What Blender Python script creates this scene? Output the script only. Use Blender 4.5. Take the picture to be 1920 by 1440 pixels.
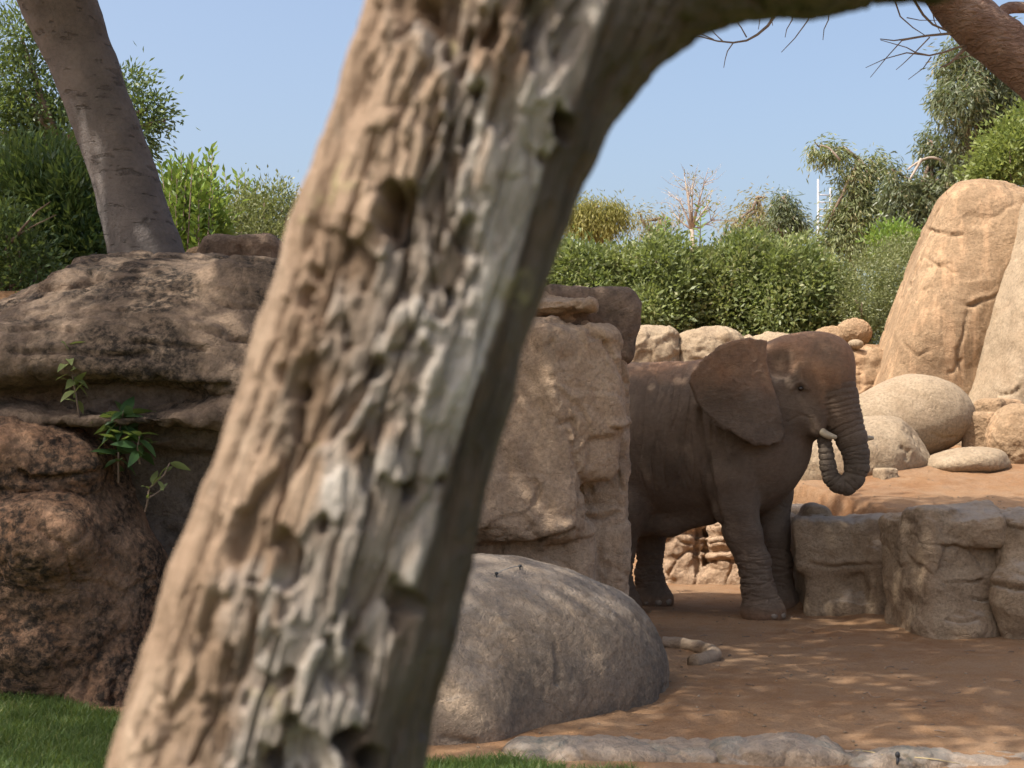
import bpy, math, random
import numpy as np
from mathutils import Vector

for o in list(bpy.data.objects):
    bpy.data.objects.remove(o, do_unlink=True)
scene = bpy.context.scene
COL = scene.collection
R = math.radians

# ------------------------------------------------------------------ camera
CAM_H, FPX, HOR = 1.6, 2600.0, 835.0
cam_data = bpy.data.cameras.new("camera")
cam = bpy.data.objects.new("camera", cam_data)
COL.objects.link(cam)
cam.location = (0, 0, CAM_H)
cam.rotation_euler = (R(90), 0, 0)
cam_data.sensor_width = 36.0
cam_data.lens = FPX / 1920 * 36.0
cam_data.shift_y = (HOR - 720) / 1920
cam_data.clip_start = 0.05
cam_data.clip_end = 6000
cam_data.dof.use_dof = True
cam_data.dof.focus_distance = 12.8
cam_data.dof.aperture_fstop = 5.8
scene.camera = cam

# ------------------------------------------------------------------ light
SUN_DIR = Vector((-0.62, -0.40, 1.15)).normalized()
world = bpy.data.worlds.new("World")
scene.world = world
world.use_nodes = True
wn = world.node_tree.nodes
bg = wn["Background"]
sky = wn.new("ShaderNodeTexSky")
sky.sky_type = 'NISHITA'
sky.sun_disc = False
sky.sun_elevation = math.asin(SUN_DIR.z)
sky.sun_rotation = math.atan2(SUN_DIR.x, SUN_DIR.y)
sky.altitude = 50
sky.air_density = 1.0
sky.dust_density = 6.0
sky.ozone_density = 0.5
world.node_tree.links.new(sky.outputs[0], bg.inputs[0])
bg.inputs[1].default_value = 0.15
sun_data = bpy.data.lights.new("sun", 'SUN')
sun_data.energy = 3.5
sun_data.angle = R(0.6)
sun_data.color = (1.0, 0.945, 0.86)
sun = bpy.data.objects.new("sun", sun_data)
COL.objects.link(sun)
sun.rotation_euler = SUN_DIR.to_track_quat('Z', 'Y').to_euler()
sun.location = (-20, -20, 48)
vs = scene.view_settings
vs.view_transform = 'Standard'
vs.look = 'None'
vs.exposure = 0.8
vs.gamma = 1
scene.cycles.max_bounces = 8
scene.cycles.diffuse_bounces = 4
scene.cycles.transparent_max_bounces = 8

# ------------------------------------------------------------------ helpers
def P(px, py, Y):
    """point of the place seen at a photo pixel, at the real distance Y from the viewer"""
    return np.array([(px - 960) / FPX * Y, Y, CAM_H - (py - HOR) / FPX * Y])

def to_px(v):
    return 960 + FPX * v[:, 0] / v[:, 1], HOR - FPX * (v[:, 2] - CAM_H) / v[:, 1]

def _hash(ix, iy, iz, seed):
    h = (ix.astype(np.uint32) * np.uint32(73856093)) ^ (iy.astype(np.uint32) * np.uint32(19349663)) ^ (iz.astype(np.uint32) * np.uint32(83492791))
    h = h + np.uint32((seed * 2654435761) & 0xffffffff)
    h ^= h >> np.uint32(13); h *= np.uint32(1274126177); h ^= h >> np.uint32(16)
    h *= np.uint32(2246822519); h ^= h >> np.uint32(15)
    return h

def noise(p, seed=0):
    """gradient noise, about -1..1"""
    p = np.asarray(p, dtype=np.float64) + 1000.0
    i = np.floor(p).astype(np.int64)
    f = p - i
    u = f * f * f * (f * (f * 6 - 15) + 10)
    out = np.zeros(len(p))
    for dx in (0, 1):
        wx = u[:, 0] if dx else 1 - u[:, 0]
        for dy in (0, 1):
            wy = u[:, 1] if dy else 1 - u[:, 1]
            for dz in (0, 1):
                wz = u[:, 2] if dz else 1 - u[:, 2]
                h = _hash(i[:, 0] + dx, i[:, 1] + dy, i[:, 2] + dz, seed)
                gx = (h & np.uint32(1023)) / 511.5 - 1
                gy = ((h >> np.uint32(10)) & np.uint32(1023)) / 511.5 - 1
                gz = ((h >> np.uint32(20)) & np.uint32(1023)) / 511.5 - 1
                out += wx * wy * wz * (gx * (f[:, 0] - dx) + gy * (f[:, 1] - dy) + gz * (f[:, 2] - dz))
    return out * 1.25

def fbm(p, oct=4, seed=0, lac=2.03, gain=0.5):
    a, s, out = 1.0, 0.0, 0
    p = np.asarray(p)
    for k in range(oct):
        out = out + a * noise(p, seed + k * 7)
        s += a; a *= gain; p = p * lac
    return out / s

def cells(p, seed=0):
    """distance to nearest and second nearest random point (Worley)"""
    p = np.asarray(p) + 1000.0
    i = np.floor(p).astype(np.int64)
    f = p - i
    d1 = np.full(len(p), 9.0); d2 = np.full(len(p), 9.0); cid = np.zeros(len(p), np.uint32)
    for dx in (-1, 0, 1):
        for dy in (-1, 0, 1):
            for dz in (-1, 0, 1):
                h = _hash(i[:, 0] + dx, i[:, 1] + dy, i[:, 2] + dz, seed)
                q = np.stack([dx + (h & np.uint32(1023)) / 1023.0, dy + ((h >> np.uint32(10)) & np.uint32(1023)) / 1023.0, dz + ((h >> np.uint32(20)) & np.uint32(1023)) / 1023.0], 1) - f
                d = np.sqrt((q * q).sum(1))
                n = d < d1
                d2 = np.where(n, d1, np.minimum(d2, d)); d1 = np.where(n, d, d1); cid = np.where(n, h, cid)
    return d1, d2, (cid >> np.uint32(7) & np.uint32(1023)) / 1023.0

def sstep(a, b, x):
    t = np.clip((x - a) / (b - a), 0, 1)
    return t * t * (3 - 2 * t)

def smin(a, b, k):
    if k <= 0:
        return np.minimum(a, b)
    h = np.clip(k - np.abs(a - b), 0, None) / k
    return np.minimum(a, b) - h * h * k * 0.25

# ---- solids as distance fields on a grid
class Field:
    def __init__(self, lo, hi, h):
        self.lo = np.array(lo, float); self.h = h
        self.n = np.ceil((np.array(hi, float) - self.lo) / h).astype(int) + 1
        self.F = np.full(self.n, 5.0, np.float32)
        self.ax = [self.lo[k] + h * np.arange(self.n[k]) for k in range(3)]
    def sub(self, lo, hi):
        sl = []
        for k in range(3):
            a = int(max(0, math.floor((lo[k] - self.lo[k]) / self.h)))
            b = int(min(self.n[k], math.ceil((hi[k] - self.lo[k]) / self.h) + 1))
            sl.append(slice(a, max(a, b)))
        return tuple(sl), self.ax[0][sl[0]][:, None, None], self.ax[1][sl[1]][None, :, None], self.ax[2][sl[2]][None, None, :]
    def put(self, fn, lo, hi, k, op='add'):
        m = k + 3 * self.h
        sl, x, y, z = self.sub(np.array(lo) - m, np.array(hi) + m)
        if min(s.stop - s.start for s in sl) <= 0:
            return
        d = fn(x, y, z).astype(np.float32)
        if op == 'add':
            self.F[sl] = smin(self.F[sl], d, k)
        else:
            self.F[sl] = -smin(-self.F[sl], d, k)
    def ell(self, c, r, k=0.1, rz=0, op='add', tilt=0):
        c = np.array(c, float); r = np.array(r, float); ca, sa = math.cos(rz), math.sin(rz); ct, st = math.cos(tilt), math.sin(tilt)
        def fn(x, y, z):
            X, Y, Z = x - c[0], y - c[1], z - c[2]
            X, Y = ca * X + sa * Y, -sa * X + ca * Y
            X, Z = ct * X + st * Z, -st * X + ct * Z
            k0 = np.sqrt((X / r[0]) ** 2 + (Y / r[1]) ** 2 + (Z / r[2]) ** 2)
            k1 = np.sqrt((X / r[0] ** 2) ** 2 + (Y / r[1] ** 2) ** 2 + (Z / r[2] ** 2) ** 2) + 1e-9
            return k0 * (k0 - 1) / k1
        m = r.max() if (rz or tilt) else r
        self.put(fn, c - m, c + m, k, op)
    def box(self, c, hs, rnd=0.1, k=0.1, rz=0, op='add', tilt=0, lean=0):
        c = np.array(c, float); hs = np.array(hs, float); ca, sa = math.cos(rz), math.sin(rz); ct, st = math.cos(tilt), math.sin(tilt); cl, sl_ = math.cos(lean), math.sin(lean)
        def fn(x, y, z):
            X, Y, Z = x - c[0], y - c[1], z - c[2]
            X, Y = ca * X + sa * Y, -sa * X + ca * Y
            X, Z = ct * X + st * Z, -st * X + ct * Z
            Y, Z = cl * Y + sl_ * Z, -sl_ * Y + cl * Z
            qx, qy, qz = np.abs(X) - hs[0] + rnd, np.abs(Y) - hs[1] + rnd, np.abs(Z) - hs[2] + rnd
            o = np.sqrt(np.maximum(qx, 0) ** 2 + np.maximum(qy, 0) ** 2 + np.maximum(qz, 0) ** 2)
            return o + np.minimum(np.maximum(qx, np.maximum(qy, qz)), 0) - rnd
        m = np.linalg.norm(hs) if (rz or tilt or lean) else hs
        self.put(fn, c - m, c + m, k, op)
    def cap(self, a, b, ra, rb, k=0.05, op='add'):
        a = np.array(a, float); b = np.array(b, float); ba = b - a; L = max(ba @ ba, 1e-9)
        def fn(x, y, z):
            X, Y, Z = x - a[0], y - a[1], z - a[2]
            t = np.clip((X * ba[0] + Y * ba[1] + Z * ba[2]) / L, 0, 1)
            return np.sqrt((X - t * ba[0]) ** 2 + (Y - t * ba[1]) ** 2 + (Z - t * ba[2]) ** 2) - (ra + (rb - ra) * t)
        m = max(ra, rb)
        self.put(fn, np.minimum(a, b) - m, np.maximum(a, b) + m, k, op)
    def chain(self, pts, rad, k=0.05, op='add'):
        for i in range(len(pts) - 1):
            self.cap(pts[i], pts[i + 1], rad[i], rad[i + 1], k, op)
    def plane(self, pt, nrm, k=0.05):
        """cut away what lies on the side the normal points to"""
        n = np.array(nrm, float); n /= np.linalg.norm(n); pt = np.array(pt, float)
        x, y, z = self.ax[0][:, None, None], self.ax[1][None, :, None], self.ax[2][None, None, :]
        d = ((x - pt[0]) * n[0] + (y - pt[1]) * n[1] + (z - pt[2]) * n[2]).astype(np.float32)
        self.F = -smin(-self.F, -d, k)
    def mesh(self):
        F = self.F
        F[0] = F[-1] = 5; F[:, 0] = F[:, -1] = 5; F[:, :, 0] = F[:, :, -1] = 5
        ins = F < 0
        nx, ny, nz = F.shape
        cnt = np.zeros((nx - 1, ny - 1, nz - 1), np.uint8)
        for dx in (0, 1):
            for dy in (0, 1):
                for dz in (0, 1):
                    cnt += ins[dx:nx - 1 + dx, dy:ny - 1 + dy, dz:nz - 1 + dz]
        act = np.argwhere((cnt > 0) & (cnt < 8))
        idx = np.full(cnt.shape, -1, np.int32)
        idx[act[:, 0], act[:, 1], act[:, 2]] = np.arange(len(act))
        cv = np.stack([F[act[:, 0] + (c & 1), act[:, 1] + ((c >> 1) & 1), act[:, 2] + ((c >> 2) & 1)] for c in range(8)], 1)
        acc = np.zeros((len(act), 3)); n = np.zeros(len(act))
        for a in range(8):
            for ax in range(3):
                b = a | (1 << ax)
                if b == a:
                    continue
                va, vb = cv[:, a], cv[:, b]
                s = (va < 0) != (vb < 0)
                t = np.where(s, va / np.where(s, va - vb, 1), 0)
                pa = np.array([a & 1, (a >> 1) & 1, (a >> 2) & 1], float); pb = np.array([b & 1, (b >> 1) & 1, (b >> 2) & 1], float)
                acc += s[:, None] * (pa + t[:, None] * (pb - pa)); n += s
        V = self.lo + self.h * (act + acc / n[:, None])
        Q = []
        for ax in range(3):
            u, v = (ax + 1) % 3, (ax + 2) % 3
            s0 = [slice(None)] * 3; s1 = [slice(None)] * 3
            s0[ax] = slice(0, -1); s1[ax] = slice(1, None)
            a = ins[tuple(s0)]; b = ins[tuple(s1)]
            e = np.argwhere(a != b)
            e = e[(e[:, u] > 0) & (e[:, v] > 0)]
            fl = a[e[:, 0], e[:, 1], e[:, 2]]
            def at(du, dv):
                q = e.copy(); q[:, u] -= du; q[:, v] -= dv
                return idx[q[:, 0], q[:, 1], q[:, 2]]
            q = np.stack([at(1, 1), at(0, 1), at(0, 0), at(1, 0)], 1)
            q = np.where(fl[:, None], q, q[:, ::-1])
            Q.append(q)
        Q = np.concatenate(Q)
        return V, Q[(Q >= 0).all(1)]

def catmull(V, Q):
    """one Catmull-Clark step on a quad mesh"""
    nv, nf = len(V), len(Q)
    Fp = V[Q].mean(1)
    e = np.stack([Q, np.roll(Q, -1, 1)], 2).reshape(-1, 2)
    es = np.sort(e, 1)
    key = es[:, 0].astype(np.int64) * nv + es[:, 1]
    uq, inv, cnt = np.unique(key, return_inverse=True, return_counts=True)
    ue = np.stack([uq // nv, uq % nv], 1)
    fi = np.repeat(np.arange(nf), 4)
    fs = np.stack([np.bincount(inv, Fp[fi, k], len(uq)) for k in range(3)], 1)
    mid = V[ue].mean(1)
    Ep = (V[ue].sum(1) + fs) / (2 + cnt)[:, None]
    Ep = np.where((cnt == 2)[:, None], Ep, mid)
    n = np.bincount(ue.ravel(), minlength=nv).astype(float)
    nfv = np.bincount(Q.ravel(), minlength=nv).astype(float)
    qv = np.stack([np.bincount(Q.ravel(), Fp[fi, k], nv) for k in range(3)], 1) / np.maximum(nfv, 1)[:, None]
    rv = np.stack([np.bincount(ue.ravel(), np.repeat(mid[:, k], 2), nv) for k in range(3)], 1) / np.maximum(n, 1)[:, None]
    Vn = (qv + 2 * rv + (n - 3)[:, None] * V) / np.maximum(n, 1)[:, None]
    V2 = np.concatenate([Vn, Ep, Fp])
    ei = inv.reshape(nf, 4) + nv
    fc = np.arange(nf) + nv + len(uq)
    Q2 = np.concatenate([np.stack([Q[:, k], ei[:, k], fc, ei[:, (k - 1) % 4]], 1) for k in range(4)])
    return V2, Q2

def normals(V, Q):
    a = V[Q[:, 2]] - V[Q[:, 0]]; b = V[Q[:, 3]] - V[Q[:, 1]]
    fn = np.cross(a, b)
    N = np.stack([np.bincount(Q.ravel(), np.repeat(fn[:, k], 4), len(V)) for k in range(3)], 1)
    return N / (np.linalg.norm(N, axis=1)[:, None] + 1e-12)

def poly_dist(x, y, pts):
    """distance in the plane from points to a polyline, with the place along it 0..1"""
    d = np.full(len(x), 1e9); tt = np.zeros(len(x))
    pts = np.array(pts, float); n = len(pts) - 1
    for i in range(n):
        a, b = pts[i], pts[i + 1]; ab = b - a
        t = np.clip(((x - a[0]) * ab[0] + (y - a[1]) * ab[1]) / (ab @ ab + 1e-9), 0, 1)
        q = np.hypot(x - a[0] - t * ab[0], y - a[1] - t * ab[1])
        m = q < d
        d = np.where(m, q, d); tt = np.where(m, (i + t) / n, tt)
    return d, tt

def new_obj(name, V, faces, mat=None, parent=None, loc=None, smooth=True, attrs=None, stuff=False):
    """one mesh object; V in world coordinates, moved so its origin is loc (or its base centre)"""
    V = np.asarray(V, float)
    if loc is None:
        if parent is not None:
            loc = np.array(parent["_base"])
        else:
            loc = np.array([(V[:, 0].min() + V[:, 0].max()) / 2, (V[:, 1].min() + V[:, 1].max()) / 2, V[:, 2].min()])
    loc = np.asarray(loc, float)
    me = bpy.data.meshes.new(name)
    F = np.asarray(faces)
    if F.ndim == 2:
        k = F.shape[1]
        me.vertices.add(len(V)); me.vertices.foreach_set("co", (V - loc).astype(np.float32).ravel())
        me.loops.add(F.size); me.loops.foreach_set("vertex_index", F.astype(np.int32).ravel())
        me.polygons.add(len(F)); me.polygons.foreach_set("loop_start", (np.arange(len(F)) * k).astype(np.int32))
        me.update(calc_edges=True)
    else:
        me.from_pydata([tuple(v) for v in (V - loc)], [], [tuple(f) for f in faces])
    if smooth:
        me.polygons.foreach_set("use_smooth", np.ones(len(me.polygons), bool))
    for an, av in (attrs or {}).items():
        at = me.attributes.new(an, 'FLOAT', 'POINT')
        at.data.foreach_set("value", np.asarray(av, np.float32))
    me.validate()
    ob = bpy.data.objects.new(name, me)
    COL.objects.link(ob)
    if mat is not None:
        me.materials.append(mat)
    if parent is not None:
        ob.parent = parent
        ob.location = loc - np.array(parent["_base"])
    else:
        ob.location = loc
    ob["_base"] = [float(q) for q in loc]
    if stuff:
        ob["kind"] = "stuff"
    return ob

def root(name, loc, label, cat, group=None):
    o = bpy.data.objects.new(name, None)
    COL.objects.link(o)
    o.location = loc
    o.empty_display_size = 0.1
    o["_base"] = [float(q) for q in loc]
    return tag(o, label, cat, group)

def tag(o, label, cat, group=None):
    o["label"] = label; o["category"] = cat
    if group:
        o["group"] = group
    return o

def structure(o):
    o["kind"] = "structure"
    return o

def tube(pts, rad, sides=10, close=True, rough=0.0, seed=0, freq=6.0, sub=1):
    """swept tube of quads (with end caps as quads fans), optional radial roughness"""
    pts = np.array(pts, float); rad = np.array(rad, float)
    if sub > 1:
        n = len(pts); t = np.arange(n)
        tn = np.linspace(0, n - 1, (n - 1) * sub + 1)
        def cr(arr):
            out = []
            for q in tn:
                i = min(int(q), n - 2); f = q - i
                p0, p1, p2, p3 = arr[max(i - 1, 0)], arr[i], arr[i + 1], arr[min(i + 2, n - 1)]
                out.append(0.5 * ((2 * p1) + (-p0 + p2) * f + (2 * p0 - 5 * p1 + 4 * p2 - p3) * f * f + (-p0 + 3 * p1 - 3 * p2 + p3) * f ** 3))
            return np.array(out)
        pts = cr(pts); rad = np.interp(tn, t, rad)
    n = len(pts)
    T = np.gradient(pts, axis=0); T /= np.linalg.norm(T, axis=1)[:, None] + 1e-12
    up = np.array([0.0, 0, 1]) if abs(T[0][2]) < 0.9 else np.array([0.0, 1, 0])
    U = np.zeros_like(T)
    u = np.cross(T[0], up); u /= np.linalg.norm(u)
    for i in range(n):
        u = u - T[i] * (u @ T[i]); u /= np.linalg.norm(u) + 1e-12
        U[i] = u
    W = np.cross(T, U)
    an = np.linspace(0, 2 * math.pi, sides, endpoint=False)
    V = pts[:, None] + rad[:, None, None] * (np.cos(an)[None, :, None] * U[:, None] + np.sin(an)[None, :, None] * W[:, None])
    if rough:
        d = V - pts[:, None]
        V = pts[:, None] + d * (1 + rough * fbm(V.reshape(-1, 3) * freq, 3, seed).reshape(n, sides, 1))
    V = V.reshape(-1, 3)
    i = np.arange(n - 1)[:, None] * sides; j = np.arange(sides)[None, :]; j2 = (j + 1) % sides
    F = np.stack([i + j, i + j2, i + sides + j2, i + sides + j], 2).reshape(-1, 4)
    if close:
        b = len(V); V = np.concatenate([V, pts[:1] - T[:1] * rad[0] * 0.15, pts[-1:] + T[-1:] * rad[-1] * 0.3])
        k = np.arange(0, sides, 2)
        c0 = np.stack([np.full(len(k), b), (k + 2) % sides, (k + 1) % sides, k], 1)
        e = (n - 1) * sides
        c1 = np.stack([np.full(len(k), b + 1), e + k, e + (k + 1) % sides, e + (k + 2) % sides], 1)
        F = np.concatenate([F, c0, c1])
    return V, F

def join(parts):
    Vs, Fs, o = [], [], 0
    for V, F in parts:
        Vs.append(V); Fs.append(np.asarray(F) + o); o += len(V)
    return np.concatenate(Vs), np.concatenate(Fs)

# ------------------------------------------------------------------ materials
class NT:
    def __init__(self, name):
        self.m = bpy.data.materials.new(name); self.m.use_nodes = True
        self.t = self.m.node_tree; self.b = self.t.nodes["Principled BSDF"]
        self.out = self.t.nodes["Material Output"]
        self.b.inputs["Specular IOR Level"].default_value = 0.25
        self.co = self.n("ShaderNodeTexCoord").outputs["Object"]
    def n(self, t, **kw):
        nd = self.t.nodes.new(t)
        for k, v in kw.items():
            setattr(nd, k, v)
        return nd
    def set(self, sock, v):
        if hasattr(v, "links") or isinstance(v, bpy.types.NodeSocket):
            self.t.links.new(v, sock)
        else:
            sock.default_value = v if not isinstance(v, tuple) or len(v) == 4 or sock.type == 'VECTOR' else (*v, 1)
    def map(self, scale=(1, 1, 1), loc=(0, 0, 0), rot=(0, 0, 0), co=None):
        m = self.n("ShaderNodeMapping")
        self.set(m.inputs[0], co or self.co)
        m.inputs["Location"].default_value = loc; m.inputs["Rotation"].default_value = rot; m.inputs["Scale"].default_value = scale
        return m.outputs[0]
    def noise(self, scale, detail=5, rough=0.55, co=None, dist=0.0):
        n = self.n("ShaderNodeTexNoise")
        self.set(n.inputs["Vector"], co or self.co)
        n.inputs["Scale"].default_value = scale; n.inputs["Detail"].default_value = detail
        n.inputs["Roughness"].default_value = rough; n.inputs["Distortion"].default_value = dist
        return n.outputs[0]
    def voro(self, scale, feature='F1', co=None, rnd=1.0):
        n = self.n("ShaderNodeTexVoronoi", feature=feature)
        self.set(n.inputs["Vector"], co or self.co)
        n.inputs["Scale"].default_value = scale
        n.inputs["Randomness"].default_value = rnd
        return n.outputs["Distance"]
    def ramp(self, f, stops, interp='LINEAR'):
        r = self.n("ShaderNodeValToRGB")
        self.set(r.inputs[0], f)
        r.color_ramp.interpolation = interp
        e = r.color_ramp.elements
        while len(e) < len(stops):
            e.new(0.5)
        for k, (p, c) in enumerate(stops):
            e[k].position = p
            e[k].color = (c, c, c, 1) if not isinstance(c, tuple) else (*c, 1)
        return r.outputs[0]
    def mix(self, f, a, b, mode='MIX'):
        m = self.n("ShaderNodeMix", data_type='RGBA', blend_type=mode)
        self.set(m.inputs[0], f); self.set(m.inputs[6], a); self.set(m.inputs[7], b)
        return m.outputs[2]
    def math(self, op, a, b=0.0, clamp=False):
        m = self.n("ShaderNodeMath", operation=op, use_clamp=clamp)
        self.set(m.inputs[0], a); self.set(m.inputs[1], b)
        return m.outputs[0]
    def attr(self, name):
        return self.n("ShaderNodeAttribute", attribute_name=name).outputs["Fac"]
    def bump(self, h, strength=0.5, dist=0.02, nrm=None):
        b = self.n("ShaderNodeBump")
        self.set(b.inputs["Height"], h)
        b.inputs["Strength"].default_value = strength; b.inputs["Distance"].default_value = dist
        if nrm is not None:
            self.set(b.inputs["Normal"], nrm)
        return b.outputs[0]
    def done(self, color, rough=0.9, normal=None, spec=None):
        self.set(self.b.inputs["Base Color"], color); self.set(self.b.inputs["Roughness"], rough)
        if normal is not None:
            self.set(self.b.inputs["Normal"], normal)
        if spec is not None:
            self.b.inputs["Specular IOR Level"].default_value = spec
        return self.m

def hsvj(c, k):
    return tuple(min(1, q * k) for q in c)

def rock_mat(name, c1, c2, c3, stain=(0.03, 0.026, 0.022), stain_amt=0.4, stain_scale=1.6, scale=1.0, bump=0.6, drip=0.0, grey_top=0.0):
    m = NT(name)
    big = m.noise(0.9 * scale, 5, 0.6, dist=0.4)
    col = m.ramp(big, [(0.3, c1), (0.5, c2), (0.68, c3)])
    mid = m.noise(5.5 * scale, 6, 0.65)
    col = m.mix(m.ramp(mid, [(0.35, 0.0), (0.65, 0.55)]), col, hsvj(c3, 1.12))
    fine = m.noise(38 * scale, 5, 0.7)
    col = m.mix(0.55, col, m.ramp(fine, [(0.3, 0.35), (0.5, 0.95), (0.72, 1.4)]), 'MULTIPLY')
    # dark lichen and water stains in patches broken up by fine speckle
    sp = m.math('MULTIPLY', m.ramp(m.noise(stain_scale, 5, 0.62, dist=0.6), [(0.62 - 0.25 * stain_amt, 0.0), (0.74 - 0.25 * stain_amt, 1.0)]),
                m.ramp(m.noise(22 * scale, 4, 0.7), [(0.36, 0.15), (0.58, 1.0)]))
    col = m.mix(m.math('MULTIPLY', sp, min(0.92, 0.35 + stain_amt)), col, stain)
    if drip:
        d = m.noise(4.0, 4, 0.6, co=m.map((1.6, 1.6, 0.12)))
        col = m.mix(m.math('MULTIPLY', m.ramp(d, [(0.5, 0.0), (0.66, 1.0)]), drip), col, hsvj(stain, 2.4))
    if grey_top:
        # upward-facing stone tinted paler: skylight on the tops put into its colour
        nz = m.n("ShaderNodeSeparateXYZ"); g = m.n("ShaderNodeNewGeometry")
        m.set(nz.inputs[0], g.outputs["Normal"])
        f = m.math('MULTIPLY', m.ramp(nz.outputs[2], [(0.55, 0.0), (0.9, 1.0)]), m.ramp(m.noise(3.5, 5, 0.65), [(0.35, 0.15), (0.6, grey_top)]))
        col = m.mix(f, col, (0.42, 0.37, 0.32))
    h1 = m.noise(14 * scale, 8, 0.68)
    h2 = m.noise(85 * scale, 4, 0.7)
    pit = m.ramp(m.voro(26 * scale), [(0.0, 0.0), (0.35, 1.0)])
    crk = m.ramp(m.voro(2.6 * scale, 'DISTANCE_TO_EDGE', co=m.n_warp(1.5)), [(0.0, 0.0), (0.02, 1.0)])
    h = m.math('ADD', m.math('MULTIPLY', h1, 1.7), m.math('MULTIPLY', h2, 0.7))
    h = m.math('ADD', h, m.math('MULTIPLY', pit, 0.12))
    h = m.math('ADD', h, m.math('MULTIPLY', crk, 0.22))
    return m.done(col, 0.92, m.bump(h, bump, 0.035), 0.15)

def n_warp(self, sc):
    w = self.n("ShaderNodeTexNoise"); self.set(w.inputs["Vector"], self.co)
    w.inputs["Scale"].default_value = sc; w.inputs["Detail"].default_value = 4
    v = self.n("ShaderNodeVectorMath", operation='MULTIPLY_ADD')
    self.set(v.inputs[0], w.outputs[1]); v.inputs[1].default_value = (0.9, 0.9, 0.9); self.set(v.inputs[2], self.co)
    return v.outputs[0]
NT.n_warp = n_warp

M = {}
M['rock_brown'] = rock_mat('rock_brown', (0.14, 0.10, 0.075), (0.235, 0.172, 0.125), (0.33, 0.235, 0.16), stain_amt=0.65, bump=0.9)
M['rock_orange'] = rock_mat('rock_orange', (0.20, 0.108, 0.062), (0.34, 0.19, 0.11), (0.41, 0.265, 0.175), stain_amt=0.9, stain_scale=1.3, bump=0.9)
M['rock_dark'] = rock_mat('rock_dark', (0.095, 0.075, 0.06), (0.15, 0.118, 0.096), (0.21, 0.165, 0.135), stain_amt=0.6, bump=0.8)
M['rock_tan'] = rock_mat('rock_tan', (0.33, 0.215, 0.135), (0.44, 0.305, 0.20), (0.53, 0.385, 0.265), stain=(0.10, 0.08, 0.065), stain_amt=0.3, bump=0.75, drip=0.25)
M['rock_cap'] = rock_mat('rock_cap', (0.13, 0.093, 0.07), (0.21, 0.148, 0.107), (0.29, 0.205, 0.145), stain_amt=0.5, bump=0.8)
M['rock_dome'] = rock_mat('rock_dome', (0.19, 0.15, 0.112), (0.25, 0.195, 0.145), (0.31, 0.225, 0.15), stain=(0.10, 0.086, 0.072), stain_amt=0.4, bump=0.7, grey_top=0.5)
M['rock_ledge'] = rock_mat('rock_ledge', (0.235, 0.16, 0.10), (0.31, 0.225, 0.147), (0.37, 0.28, 0.19), stain=(0.13, 0.09, 0.06), stain_amt=0.35, bump=0.7, drip=0.35, grey_top=0.6)
M['rock_sun'] = rock_mat('rock_sun', (0.21, 0.136, 0.078), (0.265, 0.177, 0.104), (0.315, 0.222, 0.137), stain=(0.30, 0.19, 0.11), stain_amt=0.2, scale=0.7, bump=0.55, drip=0.3)
M['rock_pale'] = rock_mat('rock_pale', (0.24, 0.171, 0.108), (0.285, 0.216, 0.142), (0.33, 0.26, 0.18), stain=(0.36, 0.26, 0.17), stain_amt=0.2, scale=0.8, bump=0.45)
M['rock_kerb'] = rock_mat('rock_kerb', (0.21, 0.155, 0.11), (0.265, 0.20, 0.145), (0.31, 0.23, 0.16), stain=(0.07, 0.09, 0.08), stain_amt=0.55, stain_scale=2.5, bump=0.8, grey_top=0.5)

def earth_mat():
    m = NT('red_earth')
    big = m.noise(0.55, 5, 0.6, dist=0.5)
    col = m.ramp(big, [(0.32, (0.26, 0.135, 0.066)), (0.5, (0.31, 0.18, 0.095)), (0.68, (0.345, 0.222, 0.13))])
    col = m.mix(m.ramp(m.noise(4.0, 6, 0.7), [(0.4, 0.0), (0.62, 0.6)]), col, (0.34, 0.225, 0.14))
    col = m.mix(0.6, col, m.ramp(m.noise(55, 5, 0.75), [(0.25, 0.5), (0.5, 0.98), (0.78, 1.25)]), 'MULTIPLY')
    lit = m.ramp(m.noise(110, 3, 0.6), [(0.68, 0.0), (0.72, 1.0)])
    col = m.mix(m.math('MULTIPLY', lit, m.ramp(m.noise(2.4, 3), [(0.45, 0.0), (0.6, 0.8)])), col, (0.09, 0.06, 0.04))
    # far away the sheet is dry scrubland
    h = m.math('ADD', m.noise(9, 7, 0.7), m.math('MULTIPLY', m.noise(70, 5, 0.75), 0.5))
    h = m.math('ADD', h, m.math('MULTIPLY', m.noise(26, 4, 0.6, co=m.map((0.5, 1.6, 1))), 0.5))
    return m.done(col, 0.95, m.bump(h, 0.8, 0.05), 0.1)
M['earth'] = earth_mat()

def soil_mat():
    m = NT('lawn_soil')
    col = m.ramp(m.noise(6, 6, 0.7), [(0.3, (0.05, 0.07, 0.02)), (0.7, (0.09, 0.11, 0.035))])
    return m.done(col, 0.95, m.bump(m.noise(40, 5), 0.6, 0.03), 0.1)
M['soil'] = soil_mat()

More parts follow.
